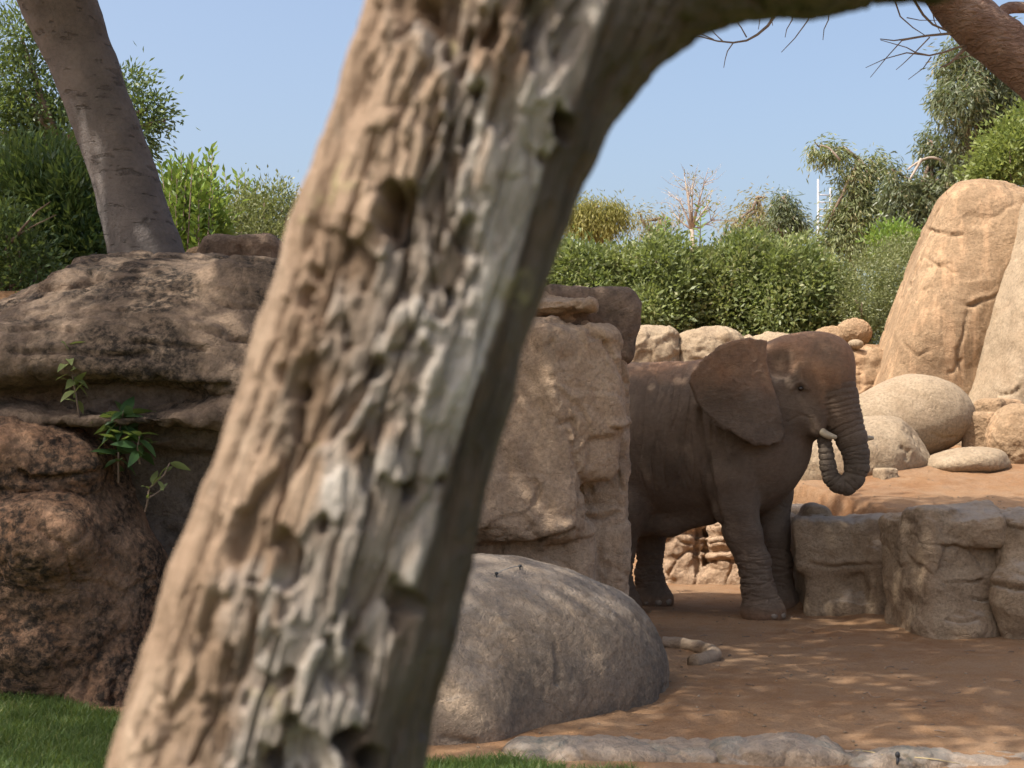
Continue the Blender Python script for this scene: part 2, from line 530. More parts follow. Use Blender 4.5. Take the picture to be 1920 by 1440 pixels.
def leaf_mat(name, dark, light, trans=0.35, rough=0.45, spec=0.35, odd=None):
    m = NT(name)
    t = m.attr("tint")
    st = [(0.0, dark), (0.8, light)]
    if odd:
        st = [(0.0, dark), (0.72, light), (0.9, odd)]
    col = m.ramp(t, st)
    m.set(m.b.inputs["Base Color"], col); m.b.inputs["Roughness"].default_value = rough
    m.b.inputs["Specular IOR Level"].default_value = spec
    tr = m.n("ShaderNodeBsdfTranslucent"); m.set(tr.inputs[0], m.mix(0.5, col, (0.45, 0.55, 0.10), 'MIX'))
    mx = m.n("ShaderNodeMixShader"); mx.inputs[0].default_value = trans
    m.t.links.new(m.b.outputs[0], mx.inputs[1]); m.t.links.new(tr.outputs[0], mx.inputs[2])
    m.t.links.new(mx.outputs[0], m.out.inputs[0])
    return m.m
M['leaf_hedge'] = leaf_mat('leaf_hedge', (0.07, 0.10, 0.027), (0.225, 0.26, 0.10), 0.3, 0.48, 0.45, (0.28, 0.28, 0.13))
M['leaf_hedge2'] = leaf_mat('leaf_hedge2', (0.10, 0.125, 0.035), (0.28, 0.295, 0.12), 0.3, 0.48, 0.45, (0.32, 0.27, 0.14))
M['leaf_olive'] = leaf_mat('leaf_olive', (0.10, 0.12, 0.045), (0.26, 0.27, 0.125), 0.25, 0.45, 0.45)
M['leaf_bright'] = leaf_mat('leaf_bright', (0.08, 0.15, 0.02), (0.20, 0.30, 0.05), 0.4, 0.45, 0.4)
M['leaf_bright2'] = leaf_mat('leaf_bright2', (0.09, 0.13, 0.03), (0.25, 0.29, 0.08), 0.3, 0.45, 0.45)
M['leaf_deep'] = leaf_mat('leaf_deep', (0.022, 0.052, 0.02), (0.05, 0.105, 0.036), 0.3, 0.45, 0.4)
M['leaf_euca'] = leaf_mat('leaf_euca', (0.07, 0.095, 0.055), (0.165, 0.185, 0.10), 0.25, 0.4, 0.45, (0.24, 0.20, 0.11))
M['leaf_euca2'] = leaf_mat('leaf_euca2', (0.11, 0.135, 0.06), (0.24, 0.26, 0.12), 0.3, 0.45, 0.4, (0.30, 0.26, 0.14))
M['leaf_yellow'] = leaf_mat('leaf_yellow', (0.18, 0.16, 0.04), (0.30, 0.27, 0.08), 0.35, 0.5, 0.3)
M['leaf_dry'] = leaf_mat('leaf_dry', (0.22, 0.17, 0.08), (0.34, 0.29, 0.16), 0.35, 0.6, 0.2)
M['leaf_shade'] = leaf_mat('leaf_shade', (0.04, 0.075, 0.025), (0.09, 0.14, 0.05), 0.25, 0.45, 0.35)
M['grass'] = leaf_mat('grass', (0.028, 0.056, 0.014), (0.085, 0.14, 0.034), 0.3, 0.5, 0.3, (0.22, 0.22, 0.09))

def bark_mat(name, c1, c2, c3, scars=0.0, bump=0.5, ring=0.0, scale=1.0):
    m = NT(name)
    col = m.ramp(m.noise(3 * scale, 6, 0.65), [(0.3, c1), (0.5, c2), (0.7, c3)])
    col = m.mix(0.5, col, m.ramp(m.noise(30 * scale, 5, 0.7), [(0.25, 0.6), (0.5, 1.0), (0.75, 1.2)]), 'MULTIPLY')
    h = m.math('ADD', m.noise(18 * scale, 7, 0.65), m.math('MULTIPLY', m.noise(90 * scale, 4, 0.7), 0.4))
    if scars:
        s = m.ramp(m.noise(5.5, 3, 0.5, co=m.map((1.0, 1.0, 3.6), rot=(0, R(-18), 0))), [(0.60, 0.0), (0.64, 1.0)])
        f = m.ramp(m.noise(9.0, 5, 0.6, co=m.map((0.7, 0.7, 4.0), rot=(0, R(-18), 0))), [(0.62, 0.0), (0.68, 0.8)])
        s = m.math('MULTIPLY', s, m.ramp(m.noise(26, 3, 0.6), [(0.4, 0.2), (0.55, 1.0)]))
        col = m.mix(m.math('MULTIPLY', m.math('MAXIMUM', s, m.math('MULTIPLY', f, 0.55)), scars), col, (0.03, 0.025, 0.022))
        h = m.math('SUBTRACT', h, m.math('MULTIPLY', s, 0.6))
    if ring:
        w = m.ramp(m.noise(11, 4, 0.55, co=m.map((1.0, 1.0, 2.8), rot=(0, R(45), 0)), dist=0.8), [(0.35, 0.0), (0.6, 1.0)])
        h = m.math('ADD', h, m.math('MULTIPLY', w, ring))
    return m.done(col, 0.88, m.bump(h, bump, 0.03), 0.2)
M['bark_grey'] = bark_mat('bark_grey', (0.112, 0.10, 0.094), (0.158, 0.138, 0.128), (0.21, 0.18, 0.163), scars=0.4, bump=0.9)
M['bark_red'] = bark_mat('bark_red', (0.17, 0.10, 0.068), (0.25, 0.155, 0.11), (0.34, 0.235, 0.175), bump=0.8, ring=1.2)
M['bark_thin'] = bark_mat('bark_thin', (0.14, 0.10, 0.075), (0.22, 0.16, 0.12), (0.30, 0.23, 0.18))
M['bark_pale'] = bark_mat('bark_pale', (0.30, 0.24, 0.19), (0.40, 0.33, 0.27), (0.48, 0.41, 0.34))
M['log'] = bark_mat('log', (0.20, 0.14, 0.09), (0.28, 0.205, 0.14), (0.35, 0.265, 0.19), bump=0.9)

def deadwood_mat():
    m = NT('dead_wood')
    lay = m.attr("layer"); side = m.attr("side")
    ax = m.map((1, 1, 0.16))           # grain runs along the trunk
    tan = m.ramp(m.noise(9, 6, 0.62, co=m.map((1, 1, 0.45))), [(0.3, (0.165, 0.108, 0.068)), (0.5, (0.27, 0.19, 0.128)), (0.7, (0.37, 0.28, 0.20))])
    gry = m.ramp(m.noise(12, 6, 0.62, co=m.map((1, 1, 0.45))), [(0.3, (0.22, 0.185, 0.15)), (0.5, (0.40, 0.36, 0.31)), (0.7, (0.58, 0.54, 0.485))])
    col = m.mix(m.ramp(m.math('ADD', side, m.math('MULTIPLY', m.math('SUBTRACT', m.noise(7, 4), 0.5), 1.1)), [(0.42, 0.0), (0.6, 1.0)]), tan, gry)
    bark_shade = m.ramp(m.noise(10, 6, 0.6, co=m.map((1, 1, 0.3))), [(0.3, (0.055, 0.044, 0.033)), (0.5, (0.09, 0.073, 0.055)), (0.7, (0.145, 0.122, 0.094))])  # dark bark tone, also paints in the shade of the trunk's right flank
    col = m.mix(m.ramp(m.math('ADD', m.attr('bark'), m.math('MULTIPLY', m.math('SUBTRACT', m.noise(9, 5), 0.5), 0.9)), [(0.42, 0.0), (0.58, 1.0)]), col, bark_shade)
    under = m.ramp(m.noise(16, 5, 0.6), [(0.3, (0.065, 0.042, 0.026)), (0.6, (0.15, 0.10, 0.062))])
    col = m.mix(m.math('MULTIPLY', m.math('SUBTRACT', 1.0, lay), 0.95), col, under)  # inner wood, browned further to put crevice shade into the colour
    # yellow-green lichen in small patches
    li = m.math('MULTIPLY', m.ramp(m.noise(7.5, 5, 0.65), [(0.63, 0.0), (0.70, 1.0)]), m.ramp(m.noise(60, 4, 0.6), [(0.4, 0.2), (0.55, 1.0)]))
    col = m.mix(m.math('MULTIPLY', li, 0.6), col, (0.30, 0.27, 0.13))
    dk = m.ramp(m.noise(22, 4, 0.6, co=m.map((1, 1, 0.12))), [(0.6, 0.0), (0.7, 0.75)])
    col = m.mix(dk, col, (0.17, 0.135, 0.10))
    col = m.mix(0.45, col, m.ramp(m.noise(120, 4, 0.7, co=ax), [(0.25, 0.6), (0.5, 1.0), (0.75, 1.2)]), 'MULTIPLY')
    h = m.math('ADD', m.noise(150, 4, 0.6, co=ax), m.math('MULTIPLY', m.noise(60, 6, 0.65), 0.9))
    return m.done(col, 0.8, m.bump(h, 0.9, 0.007), 0.2)
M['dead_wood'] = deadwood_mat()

def skin_mat():
    m = NT('elephant_skin')
    dust = m.attr("dust"); arc = m.attr("arc")
    base = m.ramp(m.noise(2.2, 6, 0.6), [(0.3, (0.105, 0.079, 0.058)), (0.5, (0.152, 0.117, 0.087)), (0.72, (0.205, 0.16, 0.12))])
    dcol = m.ramp(m.noise(4, 5, 0.6), [(0.3, (0.34, 0.175, 0.095)), (0.7, (0.42, 0.25, 0.145))])
    f = m.math('MULTIPLY', dust, m.ramp(m.noise(3.2, 6, 0.65), [(0.3, 0.35), (0.6, 1.0)]), True)
    col = m.mix(f, base, dcol)
    col = m.mix(0.6, col, m.ramp(m.noise(26, 6, 0.72), [(0.25, 0.6), (0.5, 1.0), (0.75, 1.3)]), 'MULTIPLY')
    # net of fine wrinkles
    w1 = m.ramp(m.voro(34, 'DISTANCE_TO_EDGE', co=m.n_warp(6)), [(0.0, 0.0), (0.09, 1.0)])
    w2 = m.ramp(m.noise(24, 5, 0.6, co=m.map((0.7, 0.7, 2.6)), dist=1.2), [(0.38, 0.0), (0.5, 1.0)])
    h = m.math('ADD', m.math('MULTIPLY', w1, 0.6), w2)
    h = m.math('ADD', h, m.math('MULTIPLY', m.noise(60, 5, 0.7), 0.6))
    return m.done(col, 0.82, m.bump(h, 0.6, 0.018), 0.2)
M['skin'] = skin_mat()

def plain(name, c, rough=0.6, spec=0.4, var=0.25, sc=20, metal=0.0):
    m = NT(name)
    col = m.mix(1.0, c if len(c) == 4 else (*c, 1), m.ramp(m.noise(sc, 5, 0.6), [(0.3, 1 - var), (0.7, 1 + var * 0.4)]), 'MULTIPLY')
    m.b.inputs["Metallic"].default_value = metal
    return m.done(col, rough, m.bump(m.noise(sc * 4, 4), 0.2, 0.004), spec)
M['ivory'] = plain('ivory', (0.50, 0.41, 0.28), 0.4)
M['nail'] = plain('nail', (0.27, 0.215, 0.165), 0.7, 0.2, 0.4, 40)
M['eye'] = plain('eye', (0.02, 0.012, 0.008), 0.12, 0.6, 0.1)
M['steel'] = plain('steel', (0.38, 0.39, 0.41), 0.5, 0.4, 0.15, 2)
M['black'] = plain('black_plastic', (0.03, 0.03, 0.032), 0.5)
M['wire'] = plain('wire', (0.34, 0.32, 0.29), 0.5)
M['straw'] = plain('straw', (0.48, 0.38, 0.2), 0.8)

# ------------------------------------------------------------------ ground
_pr = random.Random(4)
PRINTS = [(_pr.uniform(0.7, 3.4), _pr.uniform(7.6, 12.4), _pr.uniform(0.14, 0.2)) for _ in range(34)]   # footprints
def ground_z(x, y, detail=True):
    x = np.asarray(x, float); y = np.asarray(y, float)
    xb = np.interp(y, [0, 9, 10.8, 11.5, 11.9, 12.5, 13.2, 14.6, 15.6, 16.6, 19, 40], [6.4, 6.0, 5.6, 5.2, 4.35, 3.95, 3.65, 3.45, 3.2, 1.95, 1.9, 1.6])
    ter = sstep(-0.14, 0.14, x - xb) * sstep(8.0, 9.4, y)
    th = 0.86 + 0.085 * np.clip(y - 12.3, 0, 9)
    th = th + 0.16 * sstep(15.2, 16.8, y) * sstep(3.7, 4.6, x)
    z = ter * th
    z = z + 0.35 * sstep(16.5, 20.5, y) * (1 - ter)
    bank = sstep(20.7, 21.9, y)
    z = z * (1 - bank) + bank * (3.2 + 0.01 * np.clip(y - 22, 0, 30))
    mnd = sstep(10.4, 11.3, y) * sstep(-0.45, -1.1, x)
    z = np.maximum(z, mnd * (2.55 + 0.3 * sstep(-1.0, -3.0, x)))
    z = z + 0.10 * sstep(-1.6, -3.3, x) * sstep(9.5, 8.6, y)
    z = z + 0.13 * np.exp(-(((x - 2.85) / 0.30) ** 2 + ((y - 13.45) / 0.28) ** 2))
    z = z + 0.05 * np.exp(-((x - xb + 0.55) / 0.25) ** 2) * sstep(10, 11, y) * sstep(15.5, 14.5, y)
    if detail:
        q = np.stack([x, y, 0 * x], 1)
        near = sstep(40, 24, y) * sstep(-14, -9, x) * sstep(15, 10, x) * sstep(4, 6, y)
        open_ = sstep(7.0, 7.5, y)
        z = z + near * (0.030 * fbm(q * 0.9, 3, 3) + 0.012 * open_ * fbm(q * 5, 4, 5) + 0.007 * open_ * fbm(q * 21, 3, 8))
        z = z + near * 0.05 * ter * fbm(q * 2.2, 3, 9)
        for fx, fy, fr in PRINTS:
            k = ((x - fx) ** 2 + (y - fy) ** 2) ** 0.5
            z = z - 0.016 * sstep(fr, fr * 0.7, k) + 0.008 * np.exp(-((k - fr * 1.15) / 0.04) ** 2)
        rut = np.exp(-((y - 8.12 - 0.05 * np.sin(x * 1.7)) / 0.10) ** 2) * sstep(2.0, 2.5, x) + 0.8 * np.exp(-((y - 7.72 - 0.06 * np.sin(x * 2.1 + 1)) / 0.08) ** 2) * sstep(1.9, 2.4, x)
        z = z - 0.035 * rut + 0.02 * np.exp(-((y - 8.33) / 0.09) ** 2) * sstep(2.2, 2.6, x)
    return z

def gz(x, y):
    return float(ground_z(np.array([x]), np.array([y]))[0])

def axis(lo, hi, step, far, grow=1.22):
    a = list(np.arange(lo, hi + 1e-6, step))
    s, v = step, a[-1]
    while v < far:
        s *= grow; v += s; a.append(v)
    s, v = step, a[0]; pre = []
    while v > -far:
        s *= grow; v -= s; pre.append(v)
    return np.array(pre[::-1] + a)
gx, gy = axis(-3.6, 5.4, 0.05, 3500), axis(6.2, 22.5, 0.05, 3500)
XX, YY = np.meshgrid(gx, gy, indexing='ij')
ZZ = ground_z(XX.ravel(), YY.ravel())
nX, nY = len(gx), len(gy)
ii = (np.arange(nX - 1)[:, None] * nY + np.arange(nY - 1)[None, :]).ravel()
gF = np.stack([ii, ii + nY, ii + nY + 1, ii + 1], 1)
structure(new_obj('ground', np.stack([XX.ravel(), YY.ravel(), ZZ], 1), gF, M['earth'], loc=(0, 0, 0)))

# lawn on the visitors' side: a soil sheet just above the ground and blades of grass
def lawn_edge(x):
    return 7.9 + 0.10 * np.sin(x * 3.1) + 0.55 * sstep(-1.9, -3.0, x) - 0.85 * sstep(-0.9, -0.35, x) - 0.45 * sstep(-0.1, 0.4, x)
lx = np.arange(-9, 6.01, 0.1); lt = np.linspace(0, 1, 40)
LX, LT = np.meshgrid(lx, lt, indexing='ij')
LY = -6 + (lawn_edge(LX) + 6) * LT
LZ = ground_z(LX.ravel(), LY.ravel()) + 0.010
ii = (np.arange(len(lx) - 1)[:, None] * 40 + np.arange(39)[None, :]).ravel()
structure(new_obj('lawn', np.stack([LX.ravel(), LY.ravel(), LZ], 1), np.stack([ii, ii + 40, ii + 41, ii + 1], 1), M['soil'], loc=(0, 0, 0)))

rng = np.random.default_rng(5)
def blades(n, xr, yr, hmin, hmax, w):
    x = rng.uniform(*xr, n); y = rng.uniform(*yr, n)
    k = y < lawn_edge(x) - 0.02 * rng.random(n)
    x, y = x[k], y[k]; n = len(x)
    b = np.stack([x, y, ground_z(x, y) + 0.006], 1)
    a = rng.uniform(0, 2 * np.pi, n); hh = rng.uniform(hmin, hmax, n) * (1 + 0.5 * fbm(b * 3, 2, 4))
    side = np.stack([np.cos(a), np.sin(a), 0 * a], 1) * w * rng.uniform(0.7, 1.3, n)[:, None]
    ln = rng.normal(0, 0.45, (n, 2)) * hh[:, None]
    mid = b + np.stack([ln[:, 0] * 0.35, ln[:, 1] * 0.35, hh * 0.6], 1)
    tip = b + np.stack([ln[:, 0], ln[:, 1], hh], 1)
    V = np.stack([b - side, b + side, mid + side * 0.8, mid - side * 0.8, tip + side * 0.12, tip - side * 0.12], 1).reshape(-1, 3)
    i = np.arange(n)[:, None] * 6
    F = np.concatenate([i + np.array([[0, 1, 2, 3]]), i + np.array([[3, 2, 4, 5]])])
    t = np.clip(rng.normal(0.45, 0.2, n) + 0.25 * fbm(b * 2.2, 3, 2), 0, 1)
    return V, F, np.repeat(t, 6)
gV, gFc, gt = blades(95000, (-3.9, 0.6), (6.2, 8.7), 0.03, 0.065, 0.0026)
o = new_obj('grass', gV, gFc, M['grass'], loc=(0, 0, 0), attrs={'tint': gt}, stuff=True)
o['label'] = 'short green lawn grass at the foot of the boulders'; o['category'] = 'grass'

# ------------------------------------------------------------------ rocks
def displace(V, Q, disp, seed=0):
    N = normals(V, Q)
    d = np.zeros(len(V))
    for kind, fr, amp in disp:
        if kind == 'fbm':
            d += amp * fbm(V * fr, 4, seed)
        elif kind == 'ridge':
            d += amp * (1 - 2.2 * np.abs(fbm(V * fr, 4, seed + 3)))
        elif kind == 'crease':
            # thin winding cracks
            n = np.abs(fbm(V * fr, 3, seed + 11))
            d -= amp * np.exp(-(n / 0.035) ** 2) * sstep(-0.1, 0.25, fbm(V * fr * 0.6, 2, seed + 5))
        elif kind == 'cell':
            w = V * fr + 0.35 * np.stack([noise(V * fr * 1.3, seed + q) for q in (1, 2, 3)], 1)
            d1, d2, _ = cells(w, seed)
            d += -amp * (1 - sstep(0.0, 0.16, d2 - d1)) + amp * 0.6 * (0.5 - d1)
        elif kind == 'chip':
            # broken faces: flat facets at different depths with crisp edges and a crack between them
            w = V * fr * [1, 1, 1.5] + 0.30 * np.stack([fbm(V * fr * 1.6, 2, seed + q) for q in (61, 62, 63)], 1)
            d1, d2, cid = cells(w, seed + 9)
            e = sstep(0.0, 0.07, d2 - d1)
            d += amp * (cid - 0.5) * 2 * e - amp * 0.35 * (1 - e)
        elif kind == 'strata':
            q = V[:, 2] * fr + 1.1 * fbm(V * 0.9, 3, seed + 2)
            t = q - np.floor(q)
            d += amp * (sstep(0, 0.75, t) - sstep(0.86, 1.0, t)) * sstep(-0.25, 0.2, fbm(V * 0.8, 2, seed + 6)) * (1 - np.abs(N[:, 2]))
        elif kind == 'terrace':
            n = fbm(V * fr, 3, seed + 21) * 3
            d += amp * (np.floor(n) + sstep(0.72, 1.0, n - np.floor(n)))
        elif kind == 'pit':
            n = fbm(V * fr, 3, seed + 31)
            d -= amp * sstep(0.28, 0.42, n)
    return V + N * d[:, None]

def carve(V, Q, lines):
    """cracks and ledges that run along given lines of the rock's visible face: (points, width px, depth m, lip m)"""
    N = normals(V, Q)
    view = V - np.array([0, 0, CAM_H]); view /= np.linalg.norm(view, axis=1)[:, None]
    face = sstep(0.05, -0.25, (N * view).sum(1))
    px, py = to_px(V)
    wob = fbm(V * 6, 3, 77)
    px = px + 7 * wob; py = py + 7 * fbm(V * 6 + 31.7, 3, 78)
    d = np.zeros(len(V))
    for pts, w, depth, lip in lines:
        D, t = poly_dist(px, py, pts)
        ta = sstep(0, 0.12, t) * sstep(1.0, 0.88, t) * (0.75 + 0.5 * noise(V * 4, 55))
        d -= depth * np.exp(-(D / w) ** 2) * ta * face
        if lip:
            # stone bulges on the upper side of the line
            pyl = np.interp(px, [p[0] for p in sorted(pts)], [p[1] for p in sorted(pts)])
            d += lip * np.exp(-((pyl - py - w * 1.5) / (w * 2.2)) ** 2) * ta * face * (py < pyl)
    return V + N * d[:, None]

def rock(name, label, build, lo, hi, h, mat, disp=(), lines=(), sub=1, seed=0, cat='boulder', group=None, parent=None, late=()):
    f = Field(lo, hi, h)
    build(f)
    V, Q = f.mesh()
    for _ in range(sub):
        V, Q = catmull(V, Q)
    if len(disp):
        V = displace(V, Q, disp, seed)
    if len(lines):
        V = carve(V, Q, lines)
    if len(late):
        V = displace(V, Q, late, seed + 40)
    ob = new_obj(name, V, Q, M[mat], parent)
    if parent is None:
        tag(ob, label, cat, group)
    return ob

ROUGH = [('fbm', 0.9, 0.10), ('fbm', 2.6, 0.05), ('ridge', 3.2, 0.018), ('fbm', 9, 0.016)]

# A: wide weathered slab above the crevice, left
def b_slab(f):
    f.ell(P(330, 660, 10.1) * [1, 1, 0] + [0, 0.1, 1.75], (1.95, 1.85, 1.09), 0.2)
    f.box(P(345, 556, 10.2), (0.75, 0.75, 0.20), 0.10, 0.25, tilt=R(-3), lean=R(14))
    f.box(P(560, 640, 10.0), (0.55, 0.9, 0.42), 0.25, 0.3)
    f.ell(P(60, 700, 9.2), (0.9, 0.75, 0.32), 0.15)
    f.box(P(350, 700, 9.15), (0.72, 0.66, 0.10), 0.07, 0.06, tilt=R(-2), lean=R(10))
    f.ell(P(100, 740, 8.45), (1.1, 0.42, 0.13), 0.12, op='cut')
    f.plane((0, 0, 1.72), (0, 0, -1), 0.1)
rock('boulder', 'broad brown slab boulder with dappled light, below the leaning grey tree', b_slab, (-5.3, 7.9, 1.3), (-0.7, 12.3, 3.3), 0.036, 'rock_brown',
     [('fbm', 0.9, 0.08), ('terrace', 0.8, 0.016), ('ridge', 2.4, 0.022), ('fbm', 7, 0.022), ('ridge', 9, 0.014), ('fbm', 20, 0.016), ('crease', 1.3, 0.035), ('pit', 5, 0.02), ('chip', 1.5, 0.018)],
     [([(0, 655), (60, 662), (110, 660), (200, 668), (300, 662)], 4, 0.05, 0.015), ([(60, 545), (160, 535), (200, 520)], 4, 0.05, 0.02), ([(170, 505), (172, 525), (160, 545)], 5, 0.06, 0), ([(240, 640), (330, 648), (400, 655)], 4, 0.05, 0.02), ([(0, 620), (80, 612), (150, 622)], 3, 0.03, 0.01), ([(160, 575), (230, 583), (260, 580)], 3, 0.03, 0.01),
      ([(345, 610), (400, 622), (440, 640), (480, 640)], 4, 0.05, 0.02), ([(200, 716), (300, 718), (440, 722)], 4, 0.05, 0.03), ([(395, 560), (440, 575), (490, 578)], 3, 0.04, 0.01)], seed=3)
# C: dark face under the slab
def b_face(f):
    f.box(P(430, 1100, 9.6) * [1, 1, 0] + [0, 0.3, 0.72], (1.15, 0.95, 0.95), 0.22, 0.1)
    f.box(P(320, 775, 9.35), (0.55, 0.6, 0.24), 0.12, 0.12)
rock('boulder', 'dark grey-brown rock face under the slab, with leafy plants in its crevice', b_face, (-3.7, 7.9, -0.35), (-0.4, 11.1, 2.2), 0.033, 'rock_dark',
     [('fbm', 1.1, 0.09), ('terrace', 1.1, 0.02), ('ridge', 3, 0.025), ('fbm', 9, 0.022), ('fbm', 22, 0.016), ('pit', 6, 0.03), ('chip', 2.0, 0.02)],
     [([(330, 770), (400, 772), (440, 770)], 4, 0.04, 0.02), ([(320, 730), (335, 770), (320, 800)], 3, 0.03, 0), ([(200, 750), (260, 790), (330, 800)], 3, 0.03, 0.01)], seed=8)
# B: orange boulder in two tiers at the lawn
def b_orange(f):
    f.ell(P(40, 860, 8.95), (0.62, 0.75, 0.30), 0.1, rz=R(10))
    f.box(P(70, 880, 8.8), (0.50, 0.5, 0.13), 0.12, 0.1, tilt=R(4))
    f.ell(P(80, 1130, 8.85) * [1, 1, 0] + [0, 0, 0.62], (0.74, 0.72, 0.78), 0.12)
    f.box(P(60, 1080, 8.75), (0.52, 0.5, 0.5), 0.2, 0.2, tilt=R(-6))
    f.ell(P(70, 1010, 8.2), (0.30, 0.22, 0.20), 0.14)
    f.ell(P(110, 960, 8.9), (0.46, 0.5, 0.32), 0.15)
    f.box(P(120, 1160, 8.95), (0.56, 0.5, 0.55), 0.16, 0.2, tilt=R(-12), lean=R(-8))
    f.ell(P(200, 1300, 8.5), (0.22, 0.25, 0.30), 0.12)
    f.ell(P(60, 1170, 8.0), (0.35, 0.14, 0.12), 0.16, op='cut')
rock('boulder', 'rounded orange boulder stained black, rising from the lawn', b_orange, (-4.1, 7.6, -0.35), (-1.9, 10.0, 2.1), 0.028, 'rock_orange',
     [('fbm', 1.2, 0.07), ('ridge', 2.8, 0.02), ('fbm', 8, 0.026), ('ridge', 10, 0.012), ('fbm', 22, 0.016), ('pit', 9, 0.02), ('chip', 1.7, 0.014)],
     [([(30, 880), (60, 898), (130, 890), (200, 882)], 5, 0.07, 0.03), ([(90, 830), (130, 822), (165, 838)], 3, 0.02, 0.01),
      ([(150, 1320), (170, 1250), (200, 1210), (240, 1180)], 6, 0.05, 0), ([(210, 1330), (215, 1290), (240, 1230)], 5, 0.05, 0)], seed=12)

# D: tall tan block in front of the elephant's hindquarters
def b_block(f):
    f.box(P(860, 800, 10.75) * [1, 1, 0] + [0.02, 0, 1.66], (0.80, 0.62, 0.86), 0.16, 0.1, rz=R(16), lean=R(-9))
    f.box(P(1040, 820, 11.6) * [1, 1, 0] + [-0.045, 0, 1.37], (0.555, 0.75, 1.43), 0.08, 0.10, rz=R(4))
    f.box(P(800, 640, 11.5), (0.9, 0.7, 0.5), 0.3, 0.2)
    f.box(P(1045, 760, 10.75), (0.36, 0.4, 0.60), 0.12, 0.08, rz=R(30))
    f.box(P(930, 1130, 10.95) * [1, 1, 0] + [0, 0, 0.3], (0.75, 0.55, 0.75), 0.15, 0.1)
    f.cap(P(700, 1050, 9.98), P(1075, 1042, 10.1), 0.20, 0.15, 0.08, 'cut')
    f.box(P(1055, 578, 10.9), (0.25, 0.35, 0.055), 0.04, 0.03, tilt=R(3))
block = rock('boulder', 'tall tan rock block hiding the rear half of the elephant', b_block, (-1.9, 9.3, -0.3), (1.35, 12.8, 3.1), 0.033, 'rock_tan',
     [('fbm', 0.9, 0.06), ('terrace', 1.2, 0.025), ('ridge', 2.6, 0.025), ('fbm', 7, 0.02), ('ridge', 9, 0.010), ('fbm', 20, 0.012), ('pit', 6, 0.022), ('chip', 1.6, 0.022)],
     [([(905, 1020), (980, 1015), (1060, 1000), (1085, 985)], 6, 0.05, 0.05), ([(1085, 990), (1090, 900), (1075, 840), (1060, 800)], 5, 0.04, 0),
      ([(1040, 795), (1075, 790), (1085, 820), (1080, 850)], 5, 0.06, 0), ([(1140, 805), (1170, 803), (1192, 795)], 4, 0.05, 0.03),
      ([(1090, 968), (1130, 970), (1165, 960)], 5, 0.05, 0.04), ([(1160, 880), (1165, 910), (1175, 925)], 3, 0.05, 0), ([(990, 870), (1010, 920), (1000, 950)], 4, 0.03, 0),
      ([(1100, 620), (1130, 635), (1180, 720), (1182, 790)], 5, 0.05, 0), ([(1020, 600), (1080, 606), (1110, 616)], 3, 0.04, 0.02)], seed=17)
def b_cap(f):
    f.box(P(1092, 592, 11.5), (0.36, 0.62, 0.17), 0.08, 0.06, rz=R(2), tilt=R(-3))
    f.box(P(1148, 625, 11.3), (0.13, 0.42, 0.26), 0.08, 0.10, rz=R(6), tilt=R(-6))
rock('dark_cap', '', b_cap, (-0.1, 10.6, 2.1), (1.5, 12.6, 3.1), 0.03, 'rock_cap', [('fbm', 1.6, 0.05), ('ridge', 4, 0.02), ('fbm', 11, 0.014)], seed=21, parent=block)
bpy.data.objects['dark_cap']['label'] = 'blackened weathered top of the block'

# E: half-buried dome
def b_dome(f):
    f.ell((-0.13, 8.66, 0.02), (1.50, 0.78, 0.86), 0.1, rz=R(46))
    f.ell((-0.45, 8.9, 0.1), (0.9, 0.9, 0.72), 0.25)
    f.ell((-0.36, 7.75, 0.0), (0.35, 0.34, 0.36), 0.25)
rock('boulder', 'smooth half-buried dome boulder with a fence wire over its top', b_dome, (-1.9, 7.0, -0.35), (1.5, 10.4, 1.2), 0.03, 'rock_dome',
     [('fbm', 1.0, 0.05), ('fbm', 3.0, 0.02), ('ridge', 5, 0.006), ('fbm', 14, 0.008), ('fbm', 30, 0.007)],
     [([(1042, 1200), (1050, 1250), (1046, 1290)], 5, 0.025, 0), ([(1240, 1310), (1250, 1280)], 5, 0.03, 0), ([(820, 1385), (900, 1395)], 6, 0.03, 0.0)], seed=25)

# kerb stones between lawn and yard
def kerb(px0, px1, Y, zt, seed, label, lines=()):
    a, b = P(px0, 1400, Y), P(px1, 1400, Y)
    def bb(f):
        c = (a + b) / 2
        f.box((c[0], Y + 0.12, zt - 0.28), ((b[0] - a[0]) / 2, 0.24, 0.28), 0.10, 0.05, rz=R(3 * math.sin(seed)))
        f.ell((a[0] + 0.35, Y + 0.1, zt - 0.12), (0.3, 0.22, 0.13), 0.12)
    rock('kerb_stone', label, bb, (a[0] - 0.3, Y - 0.4, -0.5), (b[0] + 0.3, Y + 0.7, zt + 0.3), 0.022, 'rock_kerb',
         [('fbm', 1.6, 0.03), ('ridge', 4, 0.018), ('cell', 3.0, 0.015), ('terrace', 2.2, 0.010), ('fbm', 12, 0.012), ('fbm', 28, 0.005)], lines, seed=seed, cat='kerb stone', group='pale stones edging the yard')
kerb(945, 1360, 7.12, 0.035, 31, 'pale edging stone just below the half-buried dome boulder')
kerb(1330, 1600, 7.08, 0.05, 33, 'pale edging stone between the peg stone and the one by the dome')
kerb(1575, 2130, 6.98, 0.005, 36, 'long pale edging stone carrying a small black peg')

